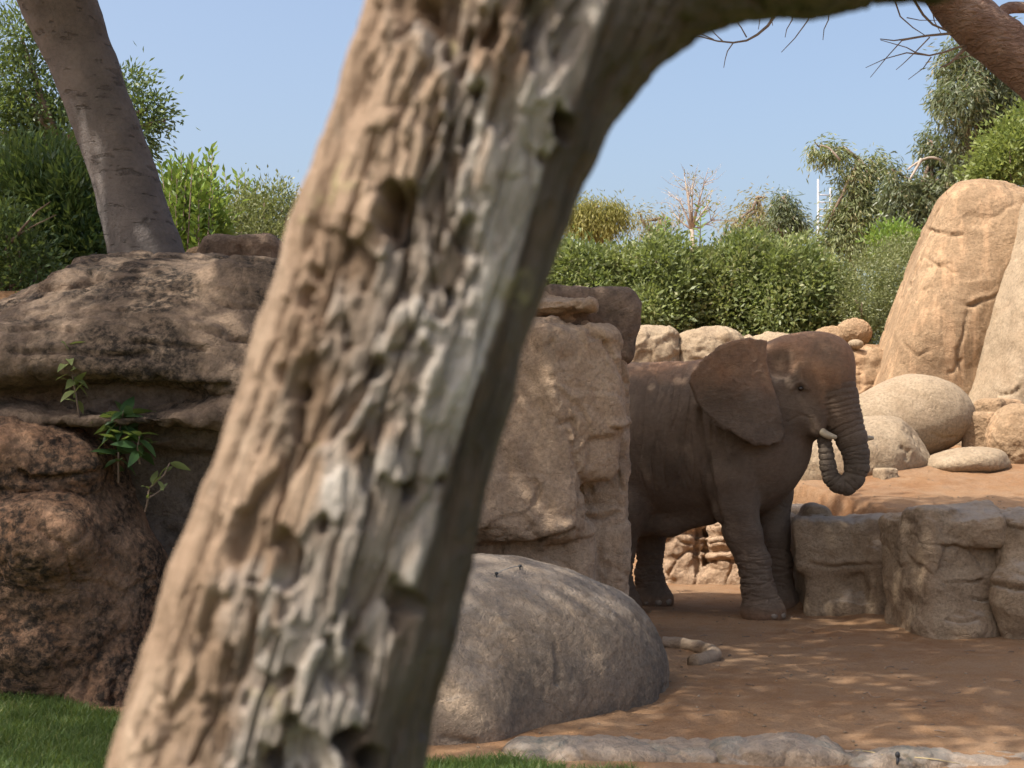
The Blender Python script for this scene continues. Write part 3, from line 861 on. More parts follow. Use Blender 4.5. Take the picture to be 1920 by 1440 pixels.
# ledge of blocks right of the elephant
def b_g1(f):
    f.box(P(1608, 1020, 13.25), (0.61, 0.42, 0.245), 0.06, 0.05, rz=R(-9))
    f.box(P(1568, 1100, 13.3) * [1, 1, 0] + [0, -0.02, 0.28], (0.36, 0.36, 0.45), 0.10, 0.08)
    f.box(P(1672, 1100, 13.1) * [1, 1, 0] + [0, 0.0, 0.25], (0.30, 0.40, 0.45), 0.10, 0.08)
    f.ell(P(1640, 978, 13.05), (0.18, 0.2, 0.07), 0.08)
    f.ell(P(1590, 1140, 12.95), (0.2, 0.2, 0.16), 0.1)
    f.box(P(1525, 975, 13.4), (0.11, 0.2, 0.13), 0.05, 0.05, tilt=R(-14))
rock('ledge_rock', 'broad undercut ledge block below the curled elephant trunk', b_g1, (2.4, 12.3, -0.3), (4.2, 14.2, 1.4), 0.028, 'rock_ledge',
     [('fbm', 1.2, 0.04), ('ridge', 3, 0.014), ('fbm', 8, 0.012), ('fbm', 19, 0.007), ('terrace', 2, 0.012), ('chip', 1.7, 0.012)],
     [([(1510, 1055), (1560, 1064), (1620, 1058), (1700, 1060)], 4, 0.035, 0.02), ([(1640, 1060), (1642, 1100), (1630, 1150)], 3, 0.03, 0), ([(1600, 965), (1597, 1000), (1602, 1050)], 5, 0.02, 0)], seed=41, cat='rock', group='ledge rocks')
def b_g2(f):
    f.box(P(1793, 1030, 12.1) * [1, 1, 0] + [0, 0, 0.43], (0.49, 0.44, 0.58), 0.07, 0.05, rz=R(12), lean=R(-6))
    f.box(P(1795, 988, 11.9), (0.36, 0.32, 0.14), 0.07, 0.06, rz=R(-10), tilt=R(6), lean=R(12))
    f.box(P(1742, 1035, 11.85), (0.17, 0.2, 0.38), 0.08, 0.06, rz=R(30))
    f.ell(P(1790, 1175, 11.75), (0.34, 0.3, 0.16), 0.15)
    f.ell(P(1800, 1035, 11.42), (0.17, 0.10, 0.09), 0.10, op='cut')
rock('ledge_rock', 'grey-topped ledge block with a hollowed face, right of the broad undercut block', b_g2, (2.9, 11.2, -0.3), (4.6, 13.0, 1.5), 0.026, 'rock_ledge',
     [('fbm', 1.4, 0.035), ('ridge', 3, 0.014), ('fbm', 8, 0.014), ('fbm', 19, 0.008), ('terrace', 2.4, 0.012), ('chip', 1.9, 0.016)],
     [([(1760, 1025), (1790, 1022), (1815, 1030), (1840, 1060)], 3.5, 0.03, 0.02), ([(1760, 1090), (1800, 1094), (1850, 1085)], 3, 0.03, 0.02), ([(1820, 1120), (1850, 1125), (1862, 1122)], 3, 0.04, 0.01), ([(1770, 1160), (1800, 1168), (1840, 1160)], 3, 0.03, 0.01)], seed=44, cat='rock', group='ledge rocks')
def b_g3(f):
    f.box(P(1965, 1050, 11.9) * [1, 1, 0] + [0.05, 0, 0.40], (0.52, 0.45, 0.57), 0.08, 0.06, rz=R(-4), lean=R(-4))
    f.ell(P(1945, 978, 11.75), (0.36, 0.3, 0.10), 0.05)
    f.ell(P(1915, 1120, 11.5), (0.26, 0.2, 0.3), 0.12)
rock('ledge_rock', 'tan ledge block beside the hollowed one, with a small flat stone on top', b_g3, (3.6, 11.0, -0.3), (5.8, 13.0, 1.4), 0.03, 'rock_ledge',
     [('fbm', 1.4, 0.035), ('ridge', 3, 0.014), ('fbm', 8, 0.014), ('terrace', 2.2, 0.012), ('chip', 1.9, 0.016)],
     [([(1855, 1095), (1890, 1100), (1930, 1105)], 5, 0.06, 0.04), ([(1880, 990), (1920, 995)], 4, 0.04, 0.02)], seed=47, cat='rock', group='ledge rocks')
def b_g0(f):
    f.box(P(1483, 1040, 14.1), (0.10, 0.3, 0.42), 0.08, 0.08, tilt=R(14))
    f.ell(P(1486, 1088, 13.75), (0.10, 0.12, 0.14), 0.03)
    f.box(P(1500, 985, 14.6), (0.26, 0.25, 0.2), 0.1, 0.05)
rock('ledge_rock', 'narrow leaning stone slab between the elephant foreleg and the undercut block', b_g0, (2.3, 13.3, -0.3), (3.6, 15.1, 1.5), 0.026, 'rock_ledge',
     [('fbm', 2, 0.04), ('ridge', 4, 0.02), ('fbm', 11, 0.012)], seed=49, cat='rock', group='ledge rocks')
def b_h(f):
    f.box(P(1312, 1035, 16.6) * [1, 1, 0] + [0, 0, 0.32], (0.46, 0.32, 0.46), 0.10, 0.05, rz=R(-6))
    f.box(P(1275, 1030, 16.4) * [1, 1, 0] + [0, 0, 0.3], (0.22, 0.25, 0.44), 0.09, 0.04)
    f.box(P(1460, 1030, 16.2) * [1, 1, 0] + [0, 0, 0.4], (0.75, 0.4, 0.55), 0.14, 0.08, rz=R(-18))
    f.ell(P(1330, 1090, 16.25), (0.35, 0.2, 0.16), 0.1)
rock('ledge_rock', 'layered sandstone ledge seen below the elephant belly', b_h, (1.3, 15.4, -0.3), (4.2, 17.4, 1.4), 0.032, 'rock_tan',
     [('fbm', 1.6, 0.05), ('strata', 5, 0.05), ('cell', 3.2, 0.03), ('ridge', 5, 0.03), ('fbm', 11, 0.02)],
     [([(1310, 985), (1305, 1030), (1312, 1085)], 5, 0.08, 0), ([(1310, 1020), (1350, 1015), (1380, 1022)], 3, 0.05, 0.02), ([(1315, 1050), (1360, 1048), (1385, 1052)], 3, 0.05, 0.02)], seed=52, cat='rock', group='ledge rocks')

# sunlit rocks behind
def b_i1(f):
    f.box(P(1800, 620, 20.3), (1.25, 1.1, 2.05), 0.55, 0.3, tilt=R(-12), lean=R(-7))
    f.ell(P(1850, 520, 20.3), (1.0, 1.2, 1.32), 0.35)
    f.ell(P(1760, 640, 19.6), (0.6, 0.6, 1.2), 0.4, tilt=R(-14))
    f.plane(P(1655, 650, 20), (-0.93, 0.12, 0.36), 0.45)
rock('boulder', 'huge sunlit ochre rock outcrop rising behind the pale boulders', b_i1, (4.6, 17.6, 1.0), (9.6, 22.3, 5.9), 0.055, 'rock_sun',
     [('fbm', 0.7, 0.08), ('fbm', 2.0, 0.018), ('terrace', 1.1, 0.010), ('fbm', 7, 0.010), ('crease', 0.9, 0.03), ('fbm', 14, 0.008), ('chip', 0.8, 0.012)],
     [([(1735, 430), (1780, 440), (1810, 438)], 3, 0.06, 0.01), ([(1810, 575), (1850, 562), (1885, 548)], 3, 0.07, 0.03), ([(1815, 575), (1810, 620), (1795, 660), (1806, 715)], 3, 0.06, 0),
      ([(1728, 478), (1760, 500), (1800, 512)], 2.5, 0.04, 0), ([(1700, 560), (1712, 520), (1730, 480)], 2.5, 0.04, 0), ([(1905, 480), (1880, 520), (1875, 560)], 2.5, 0.04, 0), ([(1690, 640), (1720, 668), (1745, 655)], 2.2, 0.04, 0), ([(1805, 672), (1790, 695), (1775, 700)], 3, 0.05, 0), ([(1725, 545), (1745, 540), (1752, 565)], 3, 0.03, 0)], seed=61)
def b_i2(f):
    f.box(P(1975, 640, 19.2), (1.15, 1.0, 1.9), 0.5, 0.3, tilt=R(-14), lean=R(-8))
    f.ell(P(1990, 460, 19.8), (0.6, 1.0, 0.85), 0.15)
    f.plane(P(1843, 670, 19.0), (-0.94, -0.14, 0.31), 0.25)
rock('boulder', 'smooth pale rock outcrop across the dark crevice from the huge ochre one', b_i2, (5.2, 17.5, 1.0), (9.9, 22.0, 5.9), 0.06, 'rock_pale',
     [('fbm', 0.7, 0.08), ('fbm', 2.0, 0.04), ('ridge', 2.2, 0.015), ('fbm', 7, 0.015)], [([(1870, 740), (1900, 735), (1915, 720)], 3, 0.06, 0.02)], seed=64)
def b_j(f):
    f.ell(P(1718, 778, 17.7), (0.74, 0.62, 0.52), 0.2)
    f.ell(P(1655, 800, 17.5), (0.66, 0.5, 0.38), 0.25, tilt=R(-12))
rock('boulder', 'pale egg-shaped boulder in sunlight at the foot of the outcrop', b_j, (3.6, 16.5, 0.9), (6.6, 18.8, 3.0), 0.045, 'rock_pale',
     [('fbm', 1.0, 0.04), ('fbm', 3, 0.02), ('fbm', 9, 0.008)], [([(1740, 810), (1770, 822), (1800, 818)], 3, 0.02, 0)], seed=66)
def b_k(f):
    f.ell(P(1590, 870, 16.75), (1.05, 0.6, 0.52), 0.2, tilt=R(14))
    f.ell(P(1500, 870, 16.9), (0.6, 0.5, 0.50), 0.25)
    f.plane(P(1712, 820, 16.6), (0.75, -0.35, 0.55), 0.06)
rock('boulder', 'long low pale boulder behind the curled elephant trunk', b_k, (2.4, 15.8, 0.7), (5.4, 17.8, 2.3), 0.04, 'rock_pale',
     [('fbm', 1.0, 0.05), ('fbm', 3, 0.03), ('ridge', 4, 0.012), ('fbm', 9, 0.012)], [([(1690, 835), (1705, 845), (1700, 865)], 4, 0.06, 0), ([(1690, 800), (1720, 830), (1748, 868)], 4, 0.03, 0)], seed=68)
def small(px, py, Y, r, seed, mat, label, cat='stone', group=None, tilt=0, boxy=0):
    c = P(px, py, Y); r = np.array(r)
    def bb(f):
        if boxy:
            f.box(c, r, min(r) * 0.35, 0.02, tilt=tilt, rz=seed)
        else:
            f.ell(c, r, 0.05, tilt=tilt)
            f.ell(c + r * [0.25, -0.1, -0.2], r * 0.8, 0.08)
    m = r.max() * 1.45
    s = 1 / max(0.06, r.max())
    rock('stone' if cat == 'stone' else 'boulder', label, bb, c - m, c + m, max(0.012, r.max() / 22), mat, [('fbm', 1.1 * s, 0.12 * r.min()), ('ridge', 2.2 * s, 0.07 * r.min()), ('fbm', 6 * s, 0.05 * r.min())], seed=seed, cat=cat, group=group)
small(1660, 893, 16.0, (0.12, 0.1, 0.09), 71, 'rock_pale', 'small rough pale stone beside the long low boulder', boxy=1)
small(1805, 866, 16.6, (0.50, 0.5, 0.16), 73, 'rock_pale', 'low flat pale stone half sunk in the red earth', tilt=R(8))
small(1838, 812, 17.5, (0.20, 0.2, 0.26), 75, 'rock_sun', 'cracked ochre stone wedged beside the egg-shaped boulder', boxy=1)
small(1872, 790, 17.9, (0.26, 0.2, 0.28), 76, 'rock_sun', 'ochre stone at the foot of the smooth outcrop', boxy=1)
small(1908, 830, 16.9, (0.36, 0.4, 0.46), 77, 'rock_sun', 'rough ochre boulder beside the low flat stone', cat='boulder')
# row of rocks under the hedge
def row(px0, px1, py0, py1, Y, seed, mat, label, depth=0.5, tilt=0):
    a, b = P(px0, py0, Y), P(px1, py1, Y)
    c = (a + b) / 2 + [0, depth, 0]; hs = np.array([(b[0] - a[0]) / 2, depth, (a[2] - b[2]) / 2])
    def bb(f):
        f.box(c, hs, 0.42 * min(hs), 0.05, tilt=tilt)
        f.ell(c, hs * 1.04, 0.2)
    rock('boulder', label, bb, c - hs - 0.35, c + hs + 0.35, 0.05, mat, [('fbm', 1.2, 0.10), ('terrace', 1.8, 0.03), ('ridge', 3, 0.035), ('crease', 2.0, 0.03), ('fbm', 8, 0.02), ('chip', 2.2, 0.03)], seed=seed, group='rocks below the hedge')
row(1120, 1278, 615, 790, 20.6, 81, 'rock_pale', 'blocky cream rock below the hedge, next to the tall tan block')
row(1272, 1398, 620, 760, 20.7, 83, 'rock_pale', 'cream rock with a scaly face above the elephant back', tilt=R(3))
row(1390, 1570, 630, 760, 20.9, 85, 'rock_pale', 'low cream rock hidden mostly by the elephant head')
row(1540, 1668, 655, 780, 20.2, 87, 'rock_sun', 'ochre wall rock between the elephant forehead and the huge outcrop')
small(1600, 622, 21.2, (0.24, 0.25, 0.20), 89, 'rock_sun', 'shaded round boulder under the hedge end', cat='boulder')
small(1560, 632, 21.3, (0.3, 0.25, 0.16), 90, 'rock_sun', 'low boulder half covered by hedge leaves', cat='boulder')
small(1603, 645, 20.3, (0.10, 0.09, 0.055), 91, 'rock_pale', 'smooth oval pebble on the ochre wall rock')
small(1577, 649, 20.2, (0.085, 0.08, 0.065), 92, 'rock_pale', 'small rounded pebble beside the oval one')
# rocks by the leaning tree, further back
def b_r1(f):
    c = P(462, 485, 13.0)
    f.box(c, (0.36, 0.4, 0.17), 0.12, 0.06, tilt=R(2))
    f.ell(c + [-0.2, 0, -0.05], (0.22, 0.4, 0.2), 0.08)
rock('boulder', 'dark split rock on the mound right of the leaning tree', b_r1, P(380, 520, 13.0) - [0.1, 0.7, 0.4], P(560, 440, 13.0) + [0.1, 0.8, 0.1], 0.026, 'rock_cap',
     [('fbm', 1.8, 0.05), ('ridge', 4, 0.02), ('fbm', 12, 0.01)], [([(448, 460), (452, 475), (440, 492)], 4, 0.05, 0)], seed=95)
small(374, 478, 13.4, (0.13, 0.12, 0.07), 96, 'rock_sun', 'small sunlit ochre stone between trunk base and split rock')

# ------------------------------------------------------------------ elephant
EO = np.array([1.77, 13.42]); EA = R(25)
EFX, EFY = math.cos(EA), -math.sin(EA)          # forward
ERX, ERY = -math.sin(EA), -math.cos(EA)         # its right side, towards the viewer
def S(px, py, t):
    """point of the elephant in its own frame (forward, right, up) at side offset t"""
    k = (px - 960) / FPX
    s = (k * (EO[1] + t * ERY) - EO[0] - t * ERX) / (EFX - k * EFY)
    Y = EO[1] + s * EFY + t * ERY
    return np.array([s, t, CAM_H - (py - HOR) / FPX * Y])
def e2w(V):
    return np.stack([EO[0] + V[:, 0] * EFX + V[:, 1] * ERX, EO[1] + V[:, 0] * EFY + V[:, 1] * ERY, V[:, 2]], 1)

f = Field((-1.75, -0.80, -0.06), (1.95, 1.02, 2.85), 0.0185)
# trunk of the body
f.ell((-0.15, 0, 1.62), (1.25, 0.60, 0.74), 0.1)
f.ell((-0.85, 0, 1.66), (0.62, 0.54, 0.68), 0.3)
f.ell((0.48, 0, 1.68), (0.55, 0.47, 0.70), 0.25)
f.cap((-0.9, 0, 2.05), (0.5, 0, 2.12), 0.22, 0.24, 0.3)
# neck and head
f.cap((0.55, 0, 1.95), S(1500, 700, 0), 0.46, 0.33, 0.25)
f.ell(S(1518, 700, 0), (0.36, 0.27, 0.33), 0.15)
f.ell(S(1536, 668, 0), (0.27, 0.22, 0.20), 0.15)
f.ell(S(1470, 676, 0), (0.26, 0.25, 0.20), 0.12)
f.ell(S(1490, 762, 0), (0.24, 0.24, 0.25), 0.15)
f.ell(S(1566, 700, 0), (0.15, 0.20, 0.24), 0.15)
for sgn in (1, -1):
    f.ell(S(1512, 705, 0) + [0.02, sgn * 0.20, 0.06], (0.17, 0.085, 0.09), 0.10)          # brow
    f.ell(S(1486, 778, 0) + [0, sgn * 0.17, 0], (0.2, 0.10, 0.15), 0.12)                  # cheek
    f.ell(S(1476, 690, 0) + [0, sgn * 0.31, 0.02], (0.11, 0.07, 0.12), 0.12, op='cut')    # temple
    f.chain([S(1540, 755, 0) + [0, sgn * 0.10, 0], S(1540, 805, 0) + [0, sgn * 0.155, 0]], [0.11, 0.075], 0.10)  # tusk sheath
# lower jaw
f.chain([S(1480, 790, 0), S(1515, 802, 0), S(1545, 812, 0)], [0.16, 0.10, 0.04], 0.08)
# trunk, curled back to the mouth
TR = [(1558, 700, 0, 0.205), (1570, 745, 0, 0.188), (1581, 785, 0, 0.172), (1596, 820, 0, 0.145), (1605, 850, 0, 0.120), (1607, 876, 0.01, 0.108), (1601, 898, 0.02, 0.096),
      (1588, 911, 0.04, 0.088), (1571, 909, 0.06, 0.080), (1558, 896, 0.08, 0.075), (1552, 874, 0.09, 0.072), (1549, 850, 0.095, 0.068), (1546, 828, 0.09, 0.062), (1542, 812, 0.06, 0.055)]
TP = [S(a, b, t) for a, b, t, r in TR]; TRR = [r for *_, r in TR]
f.chain(TP, TRR, 0.02)
# legs: (points, radii)
def leg(pts, rad, k=0.12):
    f.chain(pts, rad, k)
leg([(0.45, 0.22, 1.55), S(1368, 900, 0.34), S(1378, 950, 0.34), S(1393, 1000, 0.34), S(1413, 1055, 0.34), S(1421, 1100, 0.34), S(1428, 1135, 0.34)], [0.30, 0.235, 0.20, 0.160, 0.143, 0.140, 0.165], 0.07)
leg([(0.5, -0.22, 1.5), S(1448, 920, -0.30), S(1449, 1000, -0.30), S(1456, 1060, -0.30), S(1456, 1100, -0.30), S(1456, 1128, -0.30)], [0.28, 0.185, 0.150, 0.14, 0.14, 0.165], 0.07)
leg([(-0.85, 0.24, 1.4), S(1160, 950, 0.33), S(1152, 1040, 0.33), S(1152, 1100, 0.33), S(1160, 1125, 0.33)], [0.36, 0.27, 0.165, 0.155, 0.175], 0.12)
leg([(-0.75, -0.22, 1.4), S(1228, 960, -0.33), S(1219, 1030, -0.33), S(1217, 1080, -0.33), S(1222, 1108, -0.33)], [0.34, 0.20, 0.118, 0.125, 0.155], 0.10)
FEET = [S(1432, 1150, 0.34), S(1456, 1140, -0.30), S(1164, 1138, 0.33), S(1226, 1124, -0.33)]
def foot_z(p):
    w = e2w(p[None])[0]
    return gz(w[0], w[1])
for c in FEET:
    zf = foot_z(c)
    f.ell((c[0], c[1], zf + 0.05), (0.20, 0.175, 0.13), 0.10)
    f.plane((0, 0, 0), (0, 0, -1), 0.0) if False else None
# belly fold towards the hind leg
f.chain([S(1200, 985, 0.05), S(1255, 982, 0.1), S(1330, 968, 0.15)], [0.10, 0.09, 0.06], 0.15)
# tail
f.chain([(-1.42, 0, 1.95), (-1.55, 0, 1.6), (-1.58, 0.03, 1.1)], [0.06, 0.04, 0.025], 0.06)
# ears: thin curved sheets, drawn from their outline
EAR = [(1408, 633), (1356, 644), (1322, 670), (1297, 698), (1293, 717), (1305, 752), (1322, 775), (1345, 793), (1368, 809), (1393, 826), (1415, 833), (1440, 836), (1462, 830), (1470, 815),
       (1468, 786), (1458, 752), (1445, 709), (1436, 680), (1440, 640)]
def poly_sdf(x, y, pts):
    d = np.full(np.broadcast(x, y).shape, 1e18); s = np.ones(d.shape)
    n = len(pts)
    for i in range(n):
        a = pts[i]; b = pts[i - 1]
        ex, ey = b[0] - a[0], b[1] - a[1]; wx, wy = x - a[0], y - a[1]
        t = np.clip((wx * ex + wy * ey) / (ex * ex + ey * ey), 0, 1)
        d = np.minimum(d, (wx - ex * t) ** 2 + (wy - ey * t) ** 2)
        c1, c2, c3 = y >= a[1], y < b[1], ex * wy > ey * wx
        s = np.where((c1 & c2 & c3) | (~c1 & ~c2 & ~c3), -s, s)
    return s * np.sqrt(d)
def ear(x, y, z):
    s, t = np.broadcast_arrays(x, y)[0], np.broadcast_arrays(x, y)[1]
    WX = EO[0] + x * EFX + y * ERX; WY = EO[1] + x * EFY + y * ERY
    px = 960 + FPX * WX / WY; py = HOR - FPX * (z - CAM_H) / WY
    px, py, WY = np.broadcast_arrays(px, py, WY)
    wobx = 3.0 * np.sin(py * 0.09) + 2.0 * np.sin(py * 0.21 + px * 0.05)
    d2 = poly_sdf(px + wobx * 0.3, py + 1.0 * np.sin(px * 0.11) + 0.7 * np.sin(px * 0.23), EAR) * 0.0049
    u = np.clip((1470 - px) / 175, 0, 1.1); v = np.clip((py - 640) / 195, -0.1, 1.1)
    ye = 12.665 - 0.18 * np.sin(np.clip(u * 2.0, 0, 1) * 1.57) + 0.07 * np.clip(u - 0.55, 0, 1) + 0.05 * (v - 0.4) ** 2 * 2 + 0.012 * np.sin(px * 0.075 + py * 0.03) * u - 0.09 * np.clip(v - 0.25, 0, 1) * np.clip(1 - u * 1.3, 0, 1) + 0.015 * np.sin(py * 0.07 - px * 0.02) * v
    q0, q1 = np.abs(WY - ye) - 0.012, d2 + 0.012
    return np.minimum(np.maximum(q0, q1), 0) + np.sqrt(np.maximum(q0, 0) ** 2 + np.maximum(q1, 0) ** 2) - 0.013
f.put(ear, (-0.1, 0.2, 1.5), (1.35, 0.98, 2.7), 0.022)
def ear_far(x, y, z):
    return ear(x, -y, z)
f.put(ear_far, (-0.1, -0.79, 1.5), (1.35, -0.2, 2.7), 0.05)
V, Q = f.mesh()
V, Q = catmull(V, Q)
N = normals(V, Q)
px, py = to_px(e2w(V))
s_, t_, z_ = V[:, 0], V[:, 1], V[:, 2]
# place along the curled trunk
pts = np.array(TP); seg = np.linalg.norm(np.diff(pts, axis=0), axis=1); cum = np.concatenate([[0], np.cumsum(seg)])
bd = np.full(len(V), 9.0); arc = np.zeros(len(V)); rr = np.ones(len(V))
for i in range(len(pts) - 1):
    a, b = pts[i], pts[i + 1]; ab = b - a
    t = np.clip(((V - a) @ ab) / (ab @ ab), 0, 1)
    r_ = TRR[i] + (TRR[i + 1] - TRR[i]) * t
    d = np.abs(np.linalg.norm(V - a - t[:, None] * ab, axis=1) - r_)
    m = d < bd
    bd = np.where(m, d, bd); arc = np.where(m, cum[i] + t * seg[i], arc); rr = np.where(m, r_, rr)
ontr = sstep(0.05, 0.015, bd) * sstep(0.05, 0.22, arc) * sstep(1.42, 1.46, s_ + (z_ < 1.85) * 2)
ontr = np.maximum(ontr, sstep(0.05, 0.015, bd) * sstep(0.10, 0.25, arc))
wob = 0.010 * fbm(V * 9, 2, 4)
ph = (arc + 1.6 * wob + 0.012 * noise(V * 5, 3)) / 0.047
ring = np.abs(((ph + 0.25 * np.sin(ph * 0.7)) % 1) - 0.5) * 2
D = -0.012 * ontr * np.exp(-((1 - ring) / 0.22) ** 2) + 0.003 * ontr
ph2 = (arc + wob) / 0.0165
D -= 0.003 * ontr * np.abs(np.sin(ph2 * 3.14159)) ** 6
# ear mask: in the sheet region, far out to the side
wv = e2w(V)
u_ = np.clip((1470 - px) / 175, 0, 1.1)
inear = (poly_sdf(px, py, EAR) < 0) & (wv[:, 1] < 12.74)
em = inear.astype(float)
# folds and wrinkles
lg = sstep(1.25, 0.95, z_)
D += 0.007 * (1 - em) * (1 - ontr) * (1 - 2.0 * np.abs(fbm(V * [5, 5, 15] + 0.6 * noise(V * 4, 2)[:, None], 3, 12))) * (0.4 + 0.6 * lg)
fold = np.abs(fbm(V * [9, 2, 1.4] + [0, 0, 3], 2, 15))
D -= 0.009 * np.exp(-(fold / 0.07) ** 2) * sstep(0.65, 0.35, s_) * sstep(-0.9, -0.2, s_) * sstep(1.05, 1.3, z_) * (1 - em)
knee = np.abs(fbm(V * [3, 3, 20], 2, 19))
D -= 0.013 * np.exp(-(knee / 0.08) ** 2) * sstep(0.75, 0.5, z_) * sstep(0.10, 0.22, z_)
D += 0.012 * fbm(V * 3.2, 3, 22) * (1 - 0.6 * em)
rib = np.abs(fbm(np.stack([(px - 1450) / 60 + (py - 700) / 160, (py - 690) / 55 - (px - 1450) / 200, 0 * px], 1) * 1.3, 3, 25))
D += 0.005 * em * np.exp(-(rib / 0.07) ** 2) + 0.010 * em * fbm(V * 4, 2, 27)
# wrinkles fanning round the eye and the cheek
ex, ey = px - 1499, py - 731
er = np.hypot(ex, ey)
wr = np.abs(((er + 4 * noise(V * 14, 6)) / 6.2) % 1 - 0.5) * 2
headm = (s_ > 0.95) & (z_ > 1.55)
D -= 0.004 * sstep(-0.2, 0.3, noise(V * 9, 8)) * np.exp(-((1 - wr) / 0.3) ** 2) * sstep(10, 16, er) * sstep(75, 35, er) * headm * (1 - em) * (1 - ontr)
# eye socket
D -= 0.030 * np.exp(-(er / 11) ** 2) * (s_ > 0.9) * (t_ > 0)
D += 0.016 * np.exp(-((er - 13) / 5) ** 2) * (ey < 0) * (s_ > 0.9) * (t_ > 0)
# mouth crease
dm, _ = poly_dist(px, py, [(1478, 792), (1500, 778), (1515, 782), (1522, 800), (1530, 812)])
D -= 0.009 * np.exp(-(dm / 2.5) ** 2) * headm * (t_ > 0) * (1 - em)
dl, _ = poly_dist(px, py, [(1312, 770), (1320, 820), (1328, 880), (1338, 940), (1352, 985)])
D -= 0.035 * np.exp(-(dl / 6.0) ** 2) * (t_ > 0.1) * (1 - em) * (s_ > -0.2)
dl, _ = poly_dist(px, py, [(1345, 790), (1385, 860), (1412, 930)])
D += 0.018 * np.exp(-(dl / 14.0) ** 2) * (t_ > 0.1) * (1 - em)
V = V + N * D[:, None]
V[:, 2] = np.maximum(V[:, 2], 0.0) if False else V[:, 2]
dust = 0.15 + 0.85 * sstep(1.20, 1.50, s_ + 0.55 * (z_ - 1.9)) * (1 - ontr) * sstep(1.85, 2.05, z_)
dust = np.maximum(dust, 0.95 * sstep(2.12, 2.42, z_ + 0.12 * fbm(V * 3, 3, 33)) * np.clip(N[:, 2] + 0.6, 0, 1))
dust = np.maximum(dust, 0.55 * sstep(0.18, 0.02, z_))
dust = np.where(em > 0, 0.15 + 0.7 * sstep(1.95, 2.3, z_ + 0.1 * fbm(V * 4, 3, 3)), dust)
dust = np.where(ontr > 0.5, 0.30 * sstep(0.9, 0.1, arc), dust)
el = root('elephant', (EO[0], EO[1], 0), 'brown African elephant in the shade, trunk curled up to its mouth', 'elephant')
WV = e2w(V)
# soles rest on the ground, not below it
WV[:, 2] = np.maximum(WV[:, 2], ground_z(WV[:, 0], WV[:, 1]) - 0.015)
body = new_obj('body', WV, Q, M['skin'], el, attrs={'dust': np.clip(dust, 0, 1), 'arc': arc})
WN = normals(WV, Q); wpx, wpy = to_px(WV)
def front_vertex(x, y, lo=-9):
    d = np.hypot(wpx - x, wpy - y)
    k = np.where(d < 5)[0]
    return k[np.argmin(WV[k, 1])]
def ball(c, r, n=14, squash=(1, 1, 1), axis=None):
    a = np.linspace(0, np.pi, n // 2 + 1); b = np.linspace(0, 2 * np.pi, n, endpoint=False)
    Vb = np.array([[math.sin(p) * math.cos(q), math.sin(p) * math.sin(q), math.cos(p)] for p in a for q in b]) * r * np.array(squash)
    i = (np.arange(n // 2)[:, None] * n + np.arange(n)[None]).ravel(); i2 = (np.arange(n // 2)[:, None] * n + (np.arange(n)[None] + 1) % n).ravel()
    Fb = np.stack([i, i + n, i2 + n, i2], 1)
    if axis is not None:
        z = np.array(axis) / np.linalg.norm(axis); x = np.cross([0, 0, 1.0], z); x /= np.linalg.norm(x); y = np.cross(z, x)
        Vb = Vb[:, :1] * x + Vb[:, 1:2] * y + Vb[:, 2:] * z
    return Vb + np.array(c), Fb
k = front_vertex(1499, 731)
Vb, Fb = ball(WV[k] - WN[k] * 0.014, 0.024)
new_obj('eye', Vb, Fb, M['eye'], el)
# tusks
for sgn in (1, -1):
    p0 = S(1540, 800, 0) + [0, sgn * 0.165, 0]
    base = [p0, p0 + [0.055, sgn * 0.02, -0.055], p0 + [0.115, sgn * 0.035, -0.085], p0 + [0.185, sgn * 0.05, -0.10]]
    if sgn < 0:
        base = [S(1560, 800, -0.15), S(1590, 815, -0.18), S(1615, 821, -0.20), S(1638, 821, -0.21)]
    Vt, Ft = tube(e2w(np.array(base)), [0.036, 0.037, 0.034, 0.016], 12, sub=4)
    new_obj('tusk', Vt, Ft, M['ivory'], el)
# toenails
for c, sp in ((FEET[0], (-0.55, -0.05, 0.45, 0.95)), (FEET[1], (0.0, 0.5)), (FEET[2], (0.1, 0.6)), (FEET[3], (-0.2, 0.3, 0.8))):
    for a in sp:
        ang = math.pi / 2 - a * 1.2     # round the front and right side of the foot
        d = np.array([math.sin(a * 1.25 + 0.15), math.cos(a * 1.25 + 0.15), 0])
        q = e2w((np.array([c[0], c[1], 0]) + d * np.array([0.20, 0.175, 0]) * 0.97)[None])[0]
        zq = gz(q[0], q[1])
        dw = np.array([d[0] * EFX + d[1] * ERX, d[0] * EFY + d[1] * ERY, 0.35])
        Vn, Fn = ball((q[0], q[1], zq + 0.05), 0.042, 12, (1.0, 1.0, 0.45), dw)
        new_obj('toenail', Vn, Fn, M['nail'], el)

# ------------------------------------------------------------------ vegetation
rng = np.random.default_rng(11)
def unit(v):
    return v / (np.linalg.norm(v, axis=-1, keepdims=True) + 1e-12)

def leaf_mesh(pos, d, L, W, tint):
    n = len(pos)
    d = unit(d)
    r = unit(rng.normal(size=(n, 3)))
    s = unit(np.cross(d, r)); nn = np.cross(s, d)
    L = np.broadcast_to(L, n)[:, None]; W = np.broadcast_to(W, n)[:, None]
    m = pos + d * L * 0.48 + nn * W * 0.18
    tip = pos + d * L - nn * L * 0.06
    V = np.stack([pos, m + s * W * 0.5, tip, m - s * W * 0.5], 1).reshape(-1, 3)
    F = np.arange(n * 4).reshape(n, 4)
    return V, F, np.repeat(np.clip(tint, 0, 1), 4)

